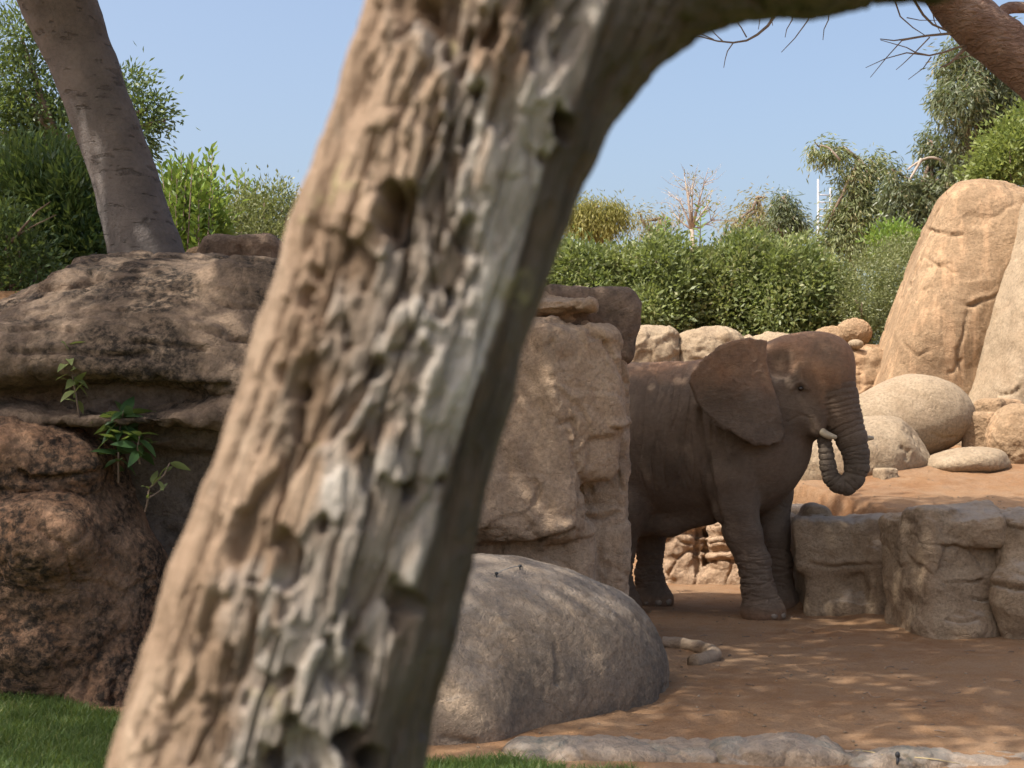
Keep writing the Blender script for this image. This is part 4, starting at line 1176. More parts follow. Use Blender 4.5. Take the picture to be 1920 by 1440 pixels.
def crown(ells, clumps, per, spread, L, W, droop=0.0, outward=0.7, shell=0.55, lift=0.0, patch=0.5, flat=1.0, seed=0):
    """leaves in clumps through the volume of a set of ellipsoids [(centre, radii)], denser towards the outside"""
    vol = np.array([np.prod(r) for c, r in ells]) ** 0.75; vol /= vol.sum()
    Ps, Ds, Ts = [], [], []
    for (c, r), w in zip(ells, vol):
        k = max(3, int(clumps * w)); c = np.array(c); r = np.array(r)
        u = unit(rng.normal(size=(k, 3)))
        rad = (shell ** 3 + (1 - shell ** 3) * rng.random(k)) ** (1 / 3)
        cc = u * rad[:, None] * (1 + 0.14 * noise(u * 2.4 + seed, seed)[:, None])
        cen = c + cc * r
        ct = rng.normal(0.45, 0.20, k)
        g = rng.normal(size=(k, per, 3)) * spread * rng.uniform(0.6, 1.4, (k, 1, 1)) * [1, 1, flat]
        if droop > 0.5:
            g[:, :, 2] -= np.abs(rng.normal(size=(k, per))) * spread * 1.3
        p = cen[:, None] + g
        d = outward * u[:, None] + 0.5 * unit(g) + 0.6 * rng.normal(size=(k, per, 3)) + [0, 0, lift]
        d = unit(d); d[:, :, 2] -= droop * 1.5
        t = ct[:, None] + rng.normal(0, 0.14, (k, per))
        keep = rng.random((k, per)) < 1.0
        Ps.append(p[keep]); Ds.append(d[keep]); Ts.append(t[keep])
    p = np.concatenate(Ps); d = np.concatenate(Ds); t = np.concatenate(Ts)
    n = len(p)
    return leaf_mesh(p, d, L * rng.uniform(0.65, 1.3, n), W * rng.uniform(0.7, 1.3, n), t + 0.2 * patch * fbm(p * 1.2, 2, seed))

def pe(px, py, Y, rx, ry, depth=None):
    s = Y / FPX
    return (P(px, py, Y), np.array([rx * s, (depth if depth else (rx + ry) / 2 * s), ry * s]))

def grow(start, direction, length, r0, depth, spread=0.5, kids=3, droop=0.0, out=None, seg=5):
    """branching twigs as a list of (points, radii)"""
    if out is None:
        out = []
    p = np.array(start, float); d = unit(np.array(direction, float))
    pts = [p.copy()]
    for i in range(seg):
        d = unit(d + rng.normal(0, 0.13, 3) + [0, 0, -droop])
        p = p + d * length / seg
        pts.append(p.copy())
    rad = np.linspace(r0, r0 * 0.45, seg + 1)
    out.append((pts, rad))
    if depth > 0:
        for k in range(kids):
            i = rng.integers(2, seg + 1) if k else seg
            nd = unit(d + rng.normal(0, spread, 3))
            grow(pts[i], nd, length * rng.uniform(0.55, 0.8), rad[i] * 0.75, depth - 1, spread, kids, droop, out, seg)
    return out

def tubes(lst, sides=6):
    return join([tube(p, r, sides) for p, r in lst])

def plant(name, label, cat, base, ells, clumps, per, spread, L, W, mat, stems=None, stem_mat='bark_thin', group=None, trunk_name='trunk', **kw):
    o = root(name, base, label, cat, group)
    Vl, Fl, t = crown(ells, clumps, per, spread, L, W, **kw)
    new_obj('crown' if cat == 'tree' else 'foliage', Vl, Fl, M[mat], o, attrs={'tint': t}, stuff=True, smooth=False)
    if stems is not None:
        Vs, Fs = tubes(stems, 8)
        new_obj(trunk_name, Vs, Fs, M[stem_mat], o)
    return o

def stems_to(base, ells, n=5, r=0.05):
    out = []
    base = np.array(base, float)
    for k in range(n):
        c, rr = ells[k % len(ells)]
        tip = np.array(c) + unit(rng.normal(size=3)) * np.array(rr) * 0.55
        b = base + np.append(rng.normal(0, 0.04, 2), 0)
        m = (b + tip) / 2 + rng.normal(0, 0.12, 3) * np.linalg.norm(tip - b) * 0.5
        out.append(([b, (b + m) / 2, m, (m + tip) / 2 + rng.normal(0, 0.03, 3), tip], np.linspace(r, r * 0.3, 5)))
    return out

# hedge on the bank: a row of clipped shrubs
HEDGE = [(1085, 522, 62, 76), (1160, 535, 60, 74), (1240, 522, 68, 92), (1325, 542, 62, 78), (1395, 524, 66, 98), (1480, 528, 70, 90), (1545, 555, 50, 72)]
for k, (hx, hy, rx, ry) in enumerate(HEDGE):
    Y = 23.2 + 0.25 * math.sin(k * 2.3)
    b = P(hx, 625, Y); b[2] = gz(b[0], b[1]) - 0.05
    ells = [pe(hx, hy + 8, Y, rx, ry, 0.8), pe(hx - 22, hy + 60, Y - 0.5, rx * 0.62, ry * 0.5, 0.5), pe(hx + 26, hy + 22, Y - 0.5, rx * 0.5, ry * 0.5, 0.45), pe(hx - 14, hy - 20, Y - 0.35, rx * 0.5, ry * 0.45, 0.4), pe(hx + 24, hy + 80, Y - 0.4, rx * 0.5, ry * 0.35, 0.4)]
    plant('hedge_shrub', 'dense glossy green shrub in the long hedge above the rocks', 'shrub', b, ells, 300, 36, 0.10, 0.10, 0.042, 'leaf_hedge2' if k in (1, 3, 6) else 'leaf_hedge',
          stems_to(b, ells, 5, 0.03), group='shrubs of the hedge', trunk_name='stems', shell=0.72, lift=0.1, seed=k + 3)
for k, (hx, hy, rx, ry, Y) in enumerate([(1625, 545, 66, 88, 22.6), (1690, 520, 50, 80, 23.4), (1625, 570, 60, 70, 25.2)]):
    b = P(hx, 640, Y); b[2] = gz(b[0], b[1]) - 0.05
    ells = [pe(hx, hy, Y, rx, ry, 0.8), pe(hx - 15, hy + 35, Y - 0.4, rx * 0.7, ry * 0.6, 0.5), pe(hx + 10, hy + 80, Y - 0.2, rx * 0.7, ry * 0.5, 0.5)]
    plant('olive_shrub', ['olive-green small-leaved shrub at the hedge end beside the huge outcrop', 'grey-green small-leaved shrub half behind the huge outcrop', 'olive shrub filling the gap behind the hedge end'][k], 'shrub', b, ells, 620, 17, 0.075, 0.06, 0.02, 'leaf_olive',
          stems_to(b, ells, 5, 0.03), group=None, trunk_name='stems', shell=0.6, lift=0.2, seed=k + 23)
for k, (hx, hy, rx, ry) in enumerate([(1000, 530, 60, 85), (915, 520, 66, 80), (825, 525, 64, 84), (735, 520, 64, 88), (650, 520, 62, 84)]):
    Y = 23.6
    b = P(hx, 625, Y); b[2] = gz(b[0], b[1]) - 0.05
    ells = [pe(hx, hy, Y, rx, ry, 0.8)]
    plant('hedge_shrub', 'dense glossy green shrub in the long hedge above the rocks', 'shrub', b, ells, 300, 15, 0.09, 0.10, 0.034, 'leaf_hedge',
          stems_to(b, ells, 4, 0.03), group='shrubs of the hedge', trunk_name='stems', shell=0.6, lift=0.3, seed=k + 40)
# young shoots sticking out of the hedge
for k, (sx, sy, sh) in enumerate([(1312, 440, 50), (1245, 440, 30), (1420, 452, 22)]):
    b = P(sx, sy + 30, 23.4); tip = P(sx + 2, sy - sh, 23.4)
    o = root('leafy_shoot', b, ['tall feathery shoot growing out of the hedge beside the bare tree', 'short leafy shoot at the hedge top left of the bare tree', 'low leafy shoot on the highest hump of the hedge'][k], 'plant')
    n = 26; u = np.linspace(0.15, 1, n)[:, None]
    pos = b + (tip - b) * u; a = np.arange(n) * 2.4
    d = np.stack([np.cos(a), np.sin(a), np.full(n, 0.5)], 1)
    Vl, Fl, t = leaf_mesh(pos, d, 0.16, 0.04, rng.normal(0.6, 0.1, n))
    new_obj('foliage', Vl, Fl, M['leaf_bright'], o, attrs={'tint': t}, stuff=True, smooth=False)
    new_obj('stem', *tube([b, (b + tip) / 2, tip], [0.012, 0.009, 0.004], 6), M['bark_thin'], o)

# bright bushes by the big outcrop
def bush(name, label, Y, base_px, el, clumps, per, spread, L, W, mat, **kw):
    b = P(*base_px, Y); b[2] = min(b[2], gz(b[0], b[1]) - 0.03)
    plant(name, label, 'shrub', b, [pe(x, y, Y + dy, rx, ry) for x, y, rx, ry, dy in el], clumps, per, spread, L, W, mat,
          stems_to(b, [pe(x, y, Y + dy, rx, ry) for x, y, rx, ry, dy in el], 5, 0.03), trunk_name='stems', **kw)
bush('bright_bush', 'lime-green bush lit by sun behind the hedge end', 27, (1680, 560), [(1665, 452, 34, 30, 0), (1695, 462, 30, 26, 0.4)], 130, 22, 0.10, 0.11, 0.04, 'leaf_bright', lift=0.5, seed=61)
bush('bright_bush', 'large bright green bush on top of the huge outcrop', 23.5, (1900, 420), [(1895, 290, 62, 60, 0), (1860, 325, 40, 30, 0), (1935, 260, 50, 60, 0.3), (1830, 335, 22, 18, 0.2)], 420, 20, 0.11, 0.10, 0.04, 'leaf_bright2', lift=0.2, seed=63)

# weeping eucalyptus trees in the distance
def euca(label, Y, trunk, ells, clumps, per, L=0.20, W=0.028, mat='leaf_euca', extra=(), spread=0.13, seed=0, stem_mat='bark_thin', tr=0.14, name='eucalyptus_tree', droop=0.55):
    b = P(*trunk[0], Y); b[2] = min(b[2], gz(b[0], b[1]) - 0.1)
    el = [pe(x, y, Y + dy, rx, ry) for x, y, rx, ry, dy in ells]
    st = [([b] + [P(x, y, Y) for x, y in trunk[1:]], np.linspace(tr, tr * 0.35, len(trunk)))]
    tips = [P(x, y, Y) for x, y in trunk[1:]]
    for c, r in el:
        j = tips[rng.integers(0, len(tips))]
        st.append(([j, (j + c) / 2 + rng.normal(0, 0.15, 3), c, c + unit(rng.normal(size=3)) * r * 0.6], [tr * 0.4, tr * 0.28, tr * 0.16, 0.015]))
    o = plant(name, label, 'tree', b, el, clumps, per, spread, L, W, mat, st, stem_mat, droop=droop, outward=0.3, shell=0.3, seed=seed)
    for pts, r in extra:
        new_obj('bare_limb', *tube([P(x, y, Y - 0.6) for x, y in pts], np.linspace(r, r * 0.4, len(pts)), 8, sub=3), M['bark_pale'], o)
    return o
euca('tall dark weeping eucalyptus behind the red-barked limb', 34, [(1812, 480), (1812, 330), (1815, 240), (1830, 160), (1850, 90)],
     [(1790, 110, 34, 40, 0), (1850, 110, 70, 60, 0), (1800, 180, 50, 46, -0.5), (1870, 190, 60, 55, 0), (1850, 260, 55, 50, 0.5), (1790, 250, 26, 36, 0), (1905, 240, 60, 70, 0.5), (1820, 310, 50, 36, 0), (1930, 150, 70, 70, 0.5), (1775, 170, 25, 35, 0)], 760, 30, 0.19, 0.038, seed=71)
euca('airy pale-green eucalyptus in front of the lighting tower', 36, [(1600, 560), (1598, 440), (1600, 360), (1612, 300)],
     [(1535, 275, 24, 18, 0), (1565, 285, 26, 24, 0), (1600, 330, 30, 45, 0), (1640, 310, 24, 30, 0), (1590, 400, 42, 42, 0), (1630, 380, 34, 45, 0), (1578, 445, 40, 28, 0), (1625, 450, 40, 30, 0), (1575, 395, 16, 22, 0), (1540, 445, 22, 20, 0)], 420, 26, 0.17, 0.036, 'leaf_euca2', extra=[([(1575, 300), (1555, 278), (1538, 272)], 0.03)], seed=73)
euca('bushy eucalyptus with a bare pale limb arching over it', 35, [(1720, 560), (1718, 440), (1725, 360), (1745, 300)],
     [(1690, 360, 34, 40, 0), (1735, 370, 42, 45, 0), (1780, 360, 34, 50, 0), (1740, 262, 16, 26, 0), (1755, 290, 20, 24, 0), (1690, 420, 40, 36, 0), (1760, 420, 44, 36, 0), (1675, 320, 12, 22, 0), (1795, 300, 20, 30, 0.5)], 560, 30, 0.17, 0.036, extra=[([(1785, 318), (1765, 300), (1740, 296), (1715, 308), (1702, 318)], 0.045), ([(1728, 298), (1718, 316), (1706, 336)], 0.05)], seed=75)
euca('rounded yellowing tree beyond the hedge beside the leaning dead trunk', 40, [(1130, 560), (1128, 460), (1120, 420)],
     [(1120, 388, 40, 24, 0), (1085, 395, 34, 26, 0), (1155, 400, 34, 22, 0), (1105, 420, 60, 18, 0)], 300, 24, 0.16, 0.03, 'leaf_yellow', seed=77, name='yellow_tree', droop=0.8)
euca('thin tawny tree beyond the hedge with wispy foliage', 40, [(1430, 560), (1432, 440), (1425, 390), (1420, 370)],
     [(1395, 415, 24, 22, 0), (1420, 380, 16, 16, 0), (1440, 415, 30, 22, 0), (1375, 420, 16, 14, 0)], 170, 18, 0.16, 0.03, 'leaf_dry', seed=79, name='sparse_tree', spread=0.2)
euca('small grey-green tree with drooping twigs beyond the hedge', 39, [(1475, 560), (1476, 440), (1474, 390), (1470, 370)],
     [(1468, 375, 20, 14, 0), (1485, 400, 18, 24, 0), (1462, 415, 20, 20, 0), (1500, 425, 14, 18, 0)], 200, 22, 0.17, 0.03, seed=81, name='sparse_tree')
euca('low dry tree with yellow leaf tufts beyond the hedge', 41, [(1235, 560), (1232, 450), (1240, 410)],
     [(1215, 420, 20, 14, 0), (1245, 405, 16, 14, 0), (1200, 400, 10, 14, 0)], 70, 14, 0.16, 0.03, 'leaf_dry', seed=83, name='sparse_tree', spread=0.22)
# bare tree
b = P(1300, 560, 38); b[2] = gz(b[0], b[1]) - 0.1
o = root('bare_tree', b, 'leafless upright tree standing above the hedge line', 'tree')
tw = [([b, P(1300, 470, 38), P(1297, 430, 38)], [0.08, 0.07, 0.06])]
for tip in ((1283, 325), (1298, 350), (1322, 340), (1333, 375), (1275, 375), (1312, 380), (1262, 400), (1340, 410), (1290, 360)):
    mid = ((1297 + tip[0]) / 2 - (tip[0] - 1297) * 0.12, (430 + tip[1]) / 2 + 6)
    z = 38 + rng.normal(0, 0.3)
    a, m, t = P(1297, 430, 38), P(*mid, (38 + z) / 2), P(*tip, z)
    tw.append(([a, m, t], [0.045, 0.03, 0.012]))
    for q in range(7):
        s0 = m + (t - m) * rng.random() * 0.95
        grow(s0, unit(t - a) + rng.normal(0, 0.5, 3), rng.uniform(0.25, 0.55), 0.012, 1, 0.6, 2, out=tw, seg=3)
new_obj('trunk', *tubes(tw, 6), M['bark_pale'], o)
Vl, Fl, t = crown([pe(1297, 345, 38, 14, 20), pe(1320, 380, 24, 24, 24), pe(1275, 395, 38, 14, 16)], 26, 8, 0.12, 0.10, 0.03, seed=5, shell=0.2)
new_obj('crown', Vl, Fl, M['leaf_dry'], o, attrs={'tint': t}, stuff=True, smooth=False)

# lighting tower far behind
Y = 62; b = P(1545, 600, Y); b[2] = gz(b[0], b[1])
o = root('lighting_tower', b, 'slim grey ladder-like steel tower behind the airy eucalyptus', 'tower')
for x, top in ((1534, 336), (1557, 352)):
    p0 = P(x, 600, Y); p0[2] = b[2]
    new_obj('upright', *tube([p0, P(x, top, Y)], [0.05, 0.05], 8), M['steel'], o)
for y in (365, 379, 392, 405, 418, 431):
    new_obj('rung', *tube([P(1534, y, Y), P(1557, y + 1, Y)], [0.03, 0.03], 6), M['steel'], o)

# left side: tree behind, dark bushes, bright shoots
b = P(60, 560, 17); b[2] = gz(b[0], b[1]) - 0.1
ells = [pe(40, 70, 17, 60, 45), pe(30, 150, 17, 70, 50), pe(60, 215, 17, 80, 50), pe(130, 250, 17.5, 80, 60), pe(235, 175, 17, 46, 46), pe(265, 230, 17, 46, 50), pe(285, 200, 17, 24, 30), pe(0, 250, 17, 70, 60), pe(230, 275, 17.3, 60, 40), pe(310, 225, 17, 14, 10), pe(60, 330, 17.5, 160, 60)]
plant('evergreen_tree', 'leafy evergreen tree behind the leaning grey trunk', 'tree', b, ells, 900, 20, 0.10, 0.085, 0.028, 'leaf_shade',
      [([b, P(90, 400, 17), P(110, 280, 17)], [0.16, 0.13, 0.09])] + [([P(110, 280, 17), (P(110, 280, 17) + c) / 2, c], [0.07, 0.05, 0.02]) for c, r in ells], shell=0.35, seed=91)
b = P(90, 600, 14.2); b[2] = gz(b[0], b[1]) - 0.05
ells = [pe(60, 400, 14.2, 110, 90), pe(130, 400, 14, 80, 100), pe(90, 310, 14.4, 60, 50), pe(40, 330, 14.5, 60, 60), pe(170, 470, 13.9, 60, 70), pe(60, 500, 13.8, 90, 60)]
plant('dark_bush', 'deep green shaded bush with pointed leaves left of the leaning trunk', 'shrub', b, ells, 760, 20, 0.10, 0.12, 0.03, 'leaf_deep', stems_to(b, ells, 6, 0.03), trunk_name='stems', lift=0.6, shell=0.5, seed=93)
b = P(20, 640, 11.6); b[2] = gz(b[0], b[1]) - 0.05
ells = [pe(10, 480, 11.6, 70, 80), pe(60, 500, 11.5, 45, 50), pe(-50, 450, 11.7, 70, 90), pe(15, 420, 11.6, 26, 26)]
plant('leafy_bush', 'mid-green small-leaved bush with bare twigs at the slab edge', 'shrub', b, ells, 320, 15, 0.08, 0.062, 0.026, 'leaf_shade', stems_to(b, ells, 6, 0.02) +
      [([P(10, 470, 11.4), P(40, 430, 11.35), P(70, 395, 11.3), P(95, 378, 11.3)], [0.012, 0.010, 0.007, 0.003]), ([P(20, 450, 11.4), P(60, 425, 11.4), P(105, 403, 11.3)], [0.010, 0.007, 0.003])], trunk_name='stems', lift=0.3, seed=95)
def shoots(name, label, Y, base_px, spots, mat, L=0.13, W=0.04, n=34):
    b = P(*base_px, Y); b[2] = gz(b[0], b[1]) - 0.05
    o = root(name, b, label, 'shrub')
    Vs, ps, ds, ts = [], [], [], []
    for (x, y) in spots:
        z = Y + rng.normal(0, 0.35)
        tip = P(x, y, z); bb = b + np.append(rng.normal(0, 0.25, 2), 0); bb[0] = 0.5 * bb[0] + 0.5 * tip[0]
        mid = (bb + tip) / 2 + rng.normal(0, 0.05, 3)
        Vs.append(([bb, mid, tip], [0.014, 0.010, 0.004]))
        u = np.linspace(0.3, 1.0, n)[:, None]; a = np.arange(n) * 2.4 + rng.random() * 6
        ps.append(bb + (tip - bb) * u); ds.append(np.stack([np.cos(a), np.sin(a), 0.35 + 0.9 * u[:, 0] ** 3], 1)); ts.append(rng.normal(0.5, 0.14, n))
    Vl, Fl, t = leaf_mesh(np.concatenate(ps), np.concatenate(ds), L * rng.uniform(0.7, 1.2, n * len(spots)), W, np.concatenate(ts))
    new_obj('foliage', Vl, Fl, M[mat], o, attrs={'tint': t}, stuff=True, smooth=False)
    new_obj('stems', *tubes(Vs, 6), M['bark_thin'], o)
sp = [(x + rng.normal(0, 5), y + rng.normal(0, 8)) for x, y in [(300, 310), (318, 298), (330, 292), (345, 310), (362, 290), (378, 300), (392, 283), (402, 285), (385, 320), (350, 335), (330, 340), (310, 350), (370, 350), (300, 380), (325, 385), (350, 390), (378, 380), (340, 420), (310, 420), (365, 425), (330, 450), (395, 340), (405, 370)]]
shoots('shoot_bush', 'sunny bright-green bush of upright leafy shoots right of the leaning trunk', 15.2, (345, 530), sp, 'leaf_bright', 0.12, 0.045, 60)
bush('bright_bush', 'leafy bright bush at the foot of the leaning trunk', 15.6, (350, 540), [(330, 420, 40, 60, 0), (375, 420, 36, 55, 0), (350, 370, 44, 40, 0.2)], 240, 20, 0.09, 0.10, 0.038, 'leaf_bright', lift=0.6, seed=67)
sp = [(x + rng.normal(0, 5), y) for x, y in [(425, 325), (436, 335), (450, 330), (462, 328), (470, 345), (415, 345), (445, 352), (480, 352)]]
shoots('shoot_bush', 'bright-green leafy shoots standing behind the olive bush', 18.5, (445, 520), sp, 'leaf_bright', 0.15, 0.05, 34)
bush('olive_bush', 'rounded olive bush with fine leaves near the split rock', 16.8, (480, 560), [(460, 410, 70, 55, 0), (510, 395, 60, 50, 0), (430, 440, 50, 36, -0.3), (540, 420, 50, 55, 0), (500, 445, 60, 30, -0.4)], 560, 18, 0.08, 0.055, 0.02, 'leaf_olive', lift=0.4, seed=99)
bush('olive_bush', 'olive bush on the mound hidden behind the dead trunk', 17.5, (640, 560), [(620, 430, 70, 55, 0), (700, 440, 60, 50, 0)], 260, 16, 0.09, 0.07, 0.025, 'leaf_olive', lift=0.4, seed=101)

# the leaning grey tree
tr = [P(290, 560, 12.0), P(277, 490, 12.0), P(258, 420, 12.0), P(222, 300, 12.0), P(182, 190, 12.0), P(147, 95, 12.0), P(108, 0, 11.9), P(55, -110, 11.7), P(-20, -230, 11.4)]
o = root('leaning_tree', tr[0], 'leaning tree with a smooth scarred grey trunk behind the slab', 'tree')
tr.append(np.array([-4.9, 10.6, 7.6]))
Vt, Ft = tube(tr, [0.37, 0.325, 0.30, 0.275, 0.275, 0.29, 0.315, 0.31, 0.29, 0.24], 44, rough=0.085, seed=3, freq=3.4, sub=16)
new_obj('trunk', Vt, Ft, M['bark_grey'], o)
top = tr[-1]
lim, ells = [], []
CROWN_L = [(x + 0.3 * math.sin(3 * x + y), y + 0.3 * math.cos(2 * x - y), 8.5 + 0.35 * math.sin(x * 1.7 + y * 2.3)) for x in (-7.4, -6.0, -4.6) for y in (4.6, 6.1, 7.6, 9.1, 10.6) if (x, y) not in ((-6.0, 7.6), (-4.6, 7.6))] + [(-7.4, 12.0, 8.6), (-6.0, 12.0, 8.5), (-8.8, 12.4, 8.7), (-8.6, 13.6, 8.8), (-7.3, 13.4, 8.7), (-6.6, 12.8, 8.6)]
for c in CROWN_L:
    c = np.array(c)
    lim.append(([top, top + (c - top) * 0.4 + [0, 0, 0.25], c, c + unit(rng.normal(size=3)) * 0.8], [0.13, 0.09, 0.05, 0.015]))
    ells.append((c, np.array([0.95, 0.95, 0.5]) * rng.uniform(0.8, 1.1)))
new_obj('limbs', *tubes(lim, 10), M['bark_grey'], o)
Vl, Fl, t = crown(ells, 800, 13, 0.22, 0.18, 0.09, droop=0.3, shell=0.1, seed=111)
new_obj('crown', Vl, Fl, M['leaf_shade'], o, attrs={'tint': t}, stuff=True, smooth=False)

# the red-barked tree leaning in from the right
Y = 10.0
rt = [np.array([6.75, 10.7, 0.6]), np.array([6.45, 10.6, 1.5]), np.array([5.7, 10.4, 2.6]), P(2080, 265, 10.15), P(1948, 143, Y), P(1875, 80, Y), P(1812, 26, Y), P(1755, -50, 9.95), np.array([2.2, 9.7, 5.9]), np.array([1.4, 9.2, 6.9])]
o = root('red_bark_tree', rt[0], 'slanting tree with rough reddish bark and bare twigs, right of the yard', 'tree')
Vt, Ft = tube(rt, [0.32, 0.27, 0.235, 0.205, 0.185, 0.185, 0.18, 0.17, 0.16, 0.13], 32, rough=0.13, seed=9, freq=5.5, sub=12)
new_obj('trunk', Vt, Ft, M['bark_red'], o)
def pxt(pts, r0, r1, Y0=10.0, dy=0.0):
    n = len(pts)
    return ([P(x, y, Y0 - dy * i / n) for i, (x, y) in enumerate(pts)], np.linspace(r0, r1, n))
new_obj('side_branch', *tube([P(1868, 40, 10.05), P(1885, 18, 10.1), P(1905, 14, 10.2), P(1935, 12, 10.3), P(1990, -10, 10.5)], [0.05, 0.045, 0.042, 0.04, 0.03], 10, rough=0.1, sub=3), M['bark_red'], o)
new_obj('limb', *tube([P(1790, -12, 9.95), P(1700, -20, 9.8), P(1560, -25, 9.7), P(1430, -15, 9.7), P(1320, -30, 9.7)], [0.06, 0.05, 0.045, 0.04, 0.03], 10, rough=0.1, sub=3), M['bark_red'], o)
TW = [pxt([(1800, 62), (1780, 63), (1737, 67), (1700, 73), (1676, 76), (1650, 73)], 0.016, 0.004), pxt([(1737, 67), (1691, 76), (1663, 107), (1632, 145)], 0.009, 0.003),
      pxt([(1815, 84), (1804, 86), (1770, 98), (1743, 104), (1718, 99), (1700, 89), (1651, 75)], 0.014, 0.003), pxt([(1743, 70), (1718, 96), (1694, 119), (1680, 131)], 0.008, 0.003),
      pxt([(1743, 104), (1700, 99), (1660, 110), (1623, 127)], 0.008, 0.003), pxt([(1746, 107), (1731, 128), (1703, 149)], 0.007, 0.003), pxt([(1700, -22), (1731, 28), (1749, 46), (1777, 58), (1795, 64)], 0.013, 0.008),
      pxt([(1670, -22), (1688, 31), (1712, 52), (1734, 66)], 0.009, 0.004), pxt([(1745, 2), (1752, 40), (1765, 64)], 0.008, 0.003), pxt([(1812, 88), (1795, 105), (1780, 120), (1762, 127)], 0.022, 0.006), pxt([(1788, 112), (1815, 105), (1832, 102)], 0.008, 0.004),
      pxt([(1700, 33), (1725, 38), (1757, 38)], 0.005, 0.003), pxt([(1455, -16), (1452, 30), (1440, 48), (1420, 65), (1400, 76), (1375, 80), (1345, 77), (1315, 69), (1285, 66)], 0.017, 0.004, 9.7),
      pxt([(1375, 80), (1364, 96), (1360, 110), (1357, 127)], 0.007, 0.003, 9.7), pxt([(1356, 78), (1340, 63), (1328, 48)], 0.006, 0.003, 9.7), pxt([(1400, 70), (1390, 52), (1378, 36)], 0.007, 0.004, 9.7), pxt([(1338, 74), (1315, 64), (1290, 58)], 0.006, 0.003, 9.7),
      pxt([(1540, -24), (1515, 38), (1490, 72), (1465, 98)], 0.008, 0.003, 9.7), pxt([(1492, -22), (1485, 38), (1475, 55), (1472, 70)], 0.007, 0.003, 9.7), pxt([(1560, -25), (1553, 38), (1545, 55), (1543, 75)], 0.007, 0.003, 9.7), pxt([(1447, -16), (1446, 33), (1449, 48)], 0.006, 0.003, 9.7), pxt([(1424, -16), (1425, 35), (1422, 55)], 0.006, 0.003, 9.7)]
for p_, r_ in TW:
    new_obj('twig', *tube(p_, r_ * 0.75, 6, rough=0.15, freq=9), M['bark_thin'], o)
top = rt[-1]
lim, ells = [], []
CROWN_R = [(x + 0.25 * math.sin(3 * x + y), y + 0.25 * math.cos(2 * x - y), 8.0 + 0.3 * math.sin(x * 1.7 + y * 2.3)) for x in (-3.3, -2.0, -0.7, 0.6, 1.7) for y in (4.7, 6.1, 7.5, 8.9, 10.2, 11.3) if (x, y) not in ((-2.0, 4.7),)]
for c in CROWN_R:
    c = np.array(c)
    lim.append(([top, top + (c - top) * 0.4 + [0, 0, 0.2], c, c + unit(rng.normal(size=3)) * 0.7], [0.10, 0.07, 0.04, 0.012]))
    ells.append((c, np.array([0.85, 0.85, 0.45]) * rng.uniform(0.85, 1.1)))
new_obj('upper_limbs', *tubes(lim, 10), M['bark_red'], o)
Vl, Fl, t = crown(ells, 1850, 14, 0.22, 0.19, 0.095, droop=0.3, shell=0.1, seed=115)
new_obj('crown', Vl, Fl, M['leaf_shade'], o, attrs={'tint': t}, stuff=True, smooth=False)

# seedlings in the crevice: each leaf its own piece
def leaf_piece(L, W):
    u = np.linspace(0, 1, 6); w = W * np.sin(np.pi * u ** 0.8) * 0.5 + 0.001
    z = -0.28 * L * u ** 2
    Vv = np.concatenate([np.stack([u * L, -w, z + 0.25 * w], 1), np.stack([u * L, 0 * u, z], 1), np.stack([u * L, w, z + 0.25 * w], 1)])
    i = np.arange(5)
    return Vv, np.concatenate([np.stack([i, i + 1, i + 7, i + 6], 1), np.stack([i + 6, i + 7, i + 13, i + 12], 1)])
LV, LF = leaf_piece(1.0, 0.36)
leaf_me = bpy.data.meshes.new('leaf'); leaf_me.from_pydata([tuple(v) for v in LV], [], [tuple(int(i) for i in q) for q in LF])
at = leaf_me.attributes.new('tint', 'FLOAT', 'POINT'); at.data.foreach_set('value', np.full(len(LV), 0.5, np.float32))
leaf_me.polygons.foreach_set('use_smooth', np.ones(len(LF), bool)); leaf_me.materials.append(M['leaf_deep'])
leaf_me2 = leaf_me.copy(); leaf_me2.materials.clear(); leaf_me2.materials.append(M['leaf_hedge'])
def seedling(label, stem_px, Y, n, L, me, spread=1.0):
    pts = [P(x, y, Y) for x, y in stem_px]
    o = root('seedling', pts[0], label, 'plant')
    new_obj('stem', *tube(pts, np.linspace(0.007, 0.004, len(pts)), 6), M['bark_thin'], o)
    for k in range(n):
        u = 1 - 0.8 * (k / n) ** 1.1
        q = u * (len(pts) - 1); i = min(int(q), len(pts) - 2)
        p_ = pts[i] + (pts[i + 1] - pts[i]) * (q - i)
        lo_ = bpy.data.objects.new('leaf', me); COL.objects.link(lo_)
        lo_.parent = o; lo_.location = p_ - pts[0]
        lo_.rotation_euler = (rng.normal(0, 0.5), -rng.uniform(-0.6, 1.0), k * 2.4 + rng.normal(0, 0.3))
        s = L * rng.uniform(0.7, 1.25); lo_.scale = (s, s, s)
seedling('slim seedling with pale leaves growing up the shaded slab edge', [(150, 790), (142, 740), (135, 700), (125, 650)], 8.5, 26, 0.12, leaf_me2)
seedling('bushy dark-leaved seedling rooted in the crevice above the orange boulder', [(222, 905), (222, 850), (225, 800), (232, 770)], 8.5, 46, 0.17, leaf_me)
seedling('leafy sprig beside the bushy seedling in the crevice', [(262, 870), (258, 840), (262, 815)], 8.45, 20, 0.14, leaf_me)
seedling('thin seedling with a few bright leaves on the dark face', [(275, 950), (280, 915), (308, 890), (318, 868)], 8.5, 8, 0.12, leaf_me2)
seedling('tiny two-leaved sprig near the top of the dark face', [(285, 800), (292, 785), (297, 776)], 8.7, 4, 0.06, leaf_me2)
seedling('dangling stem with sparse leaves low on the dark face', [(272, 960), (278, 935), (300, 920)], 8.5, 3, 0.07, leaf_me2)

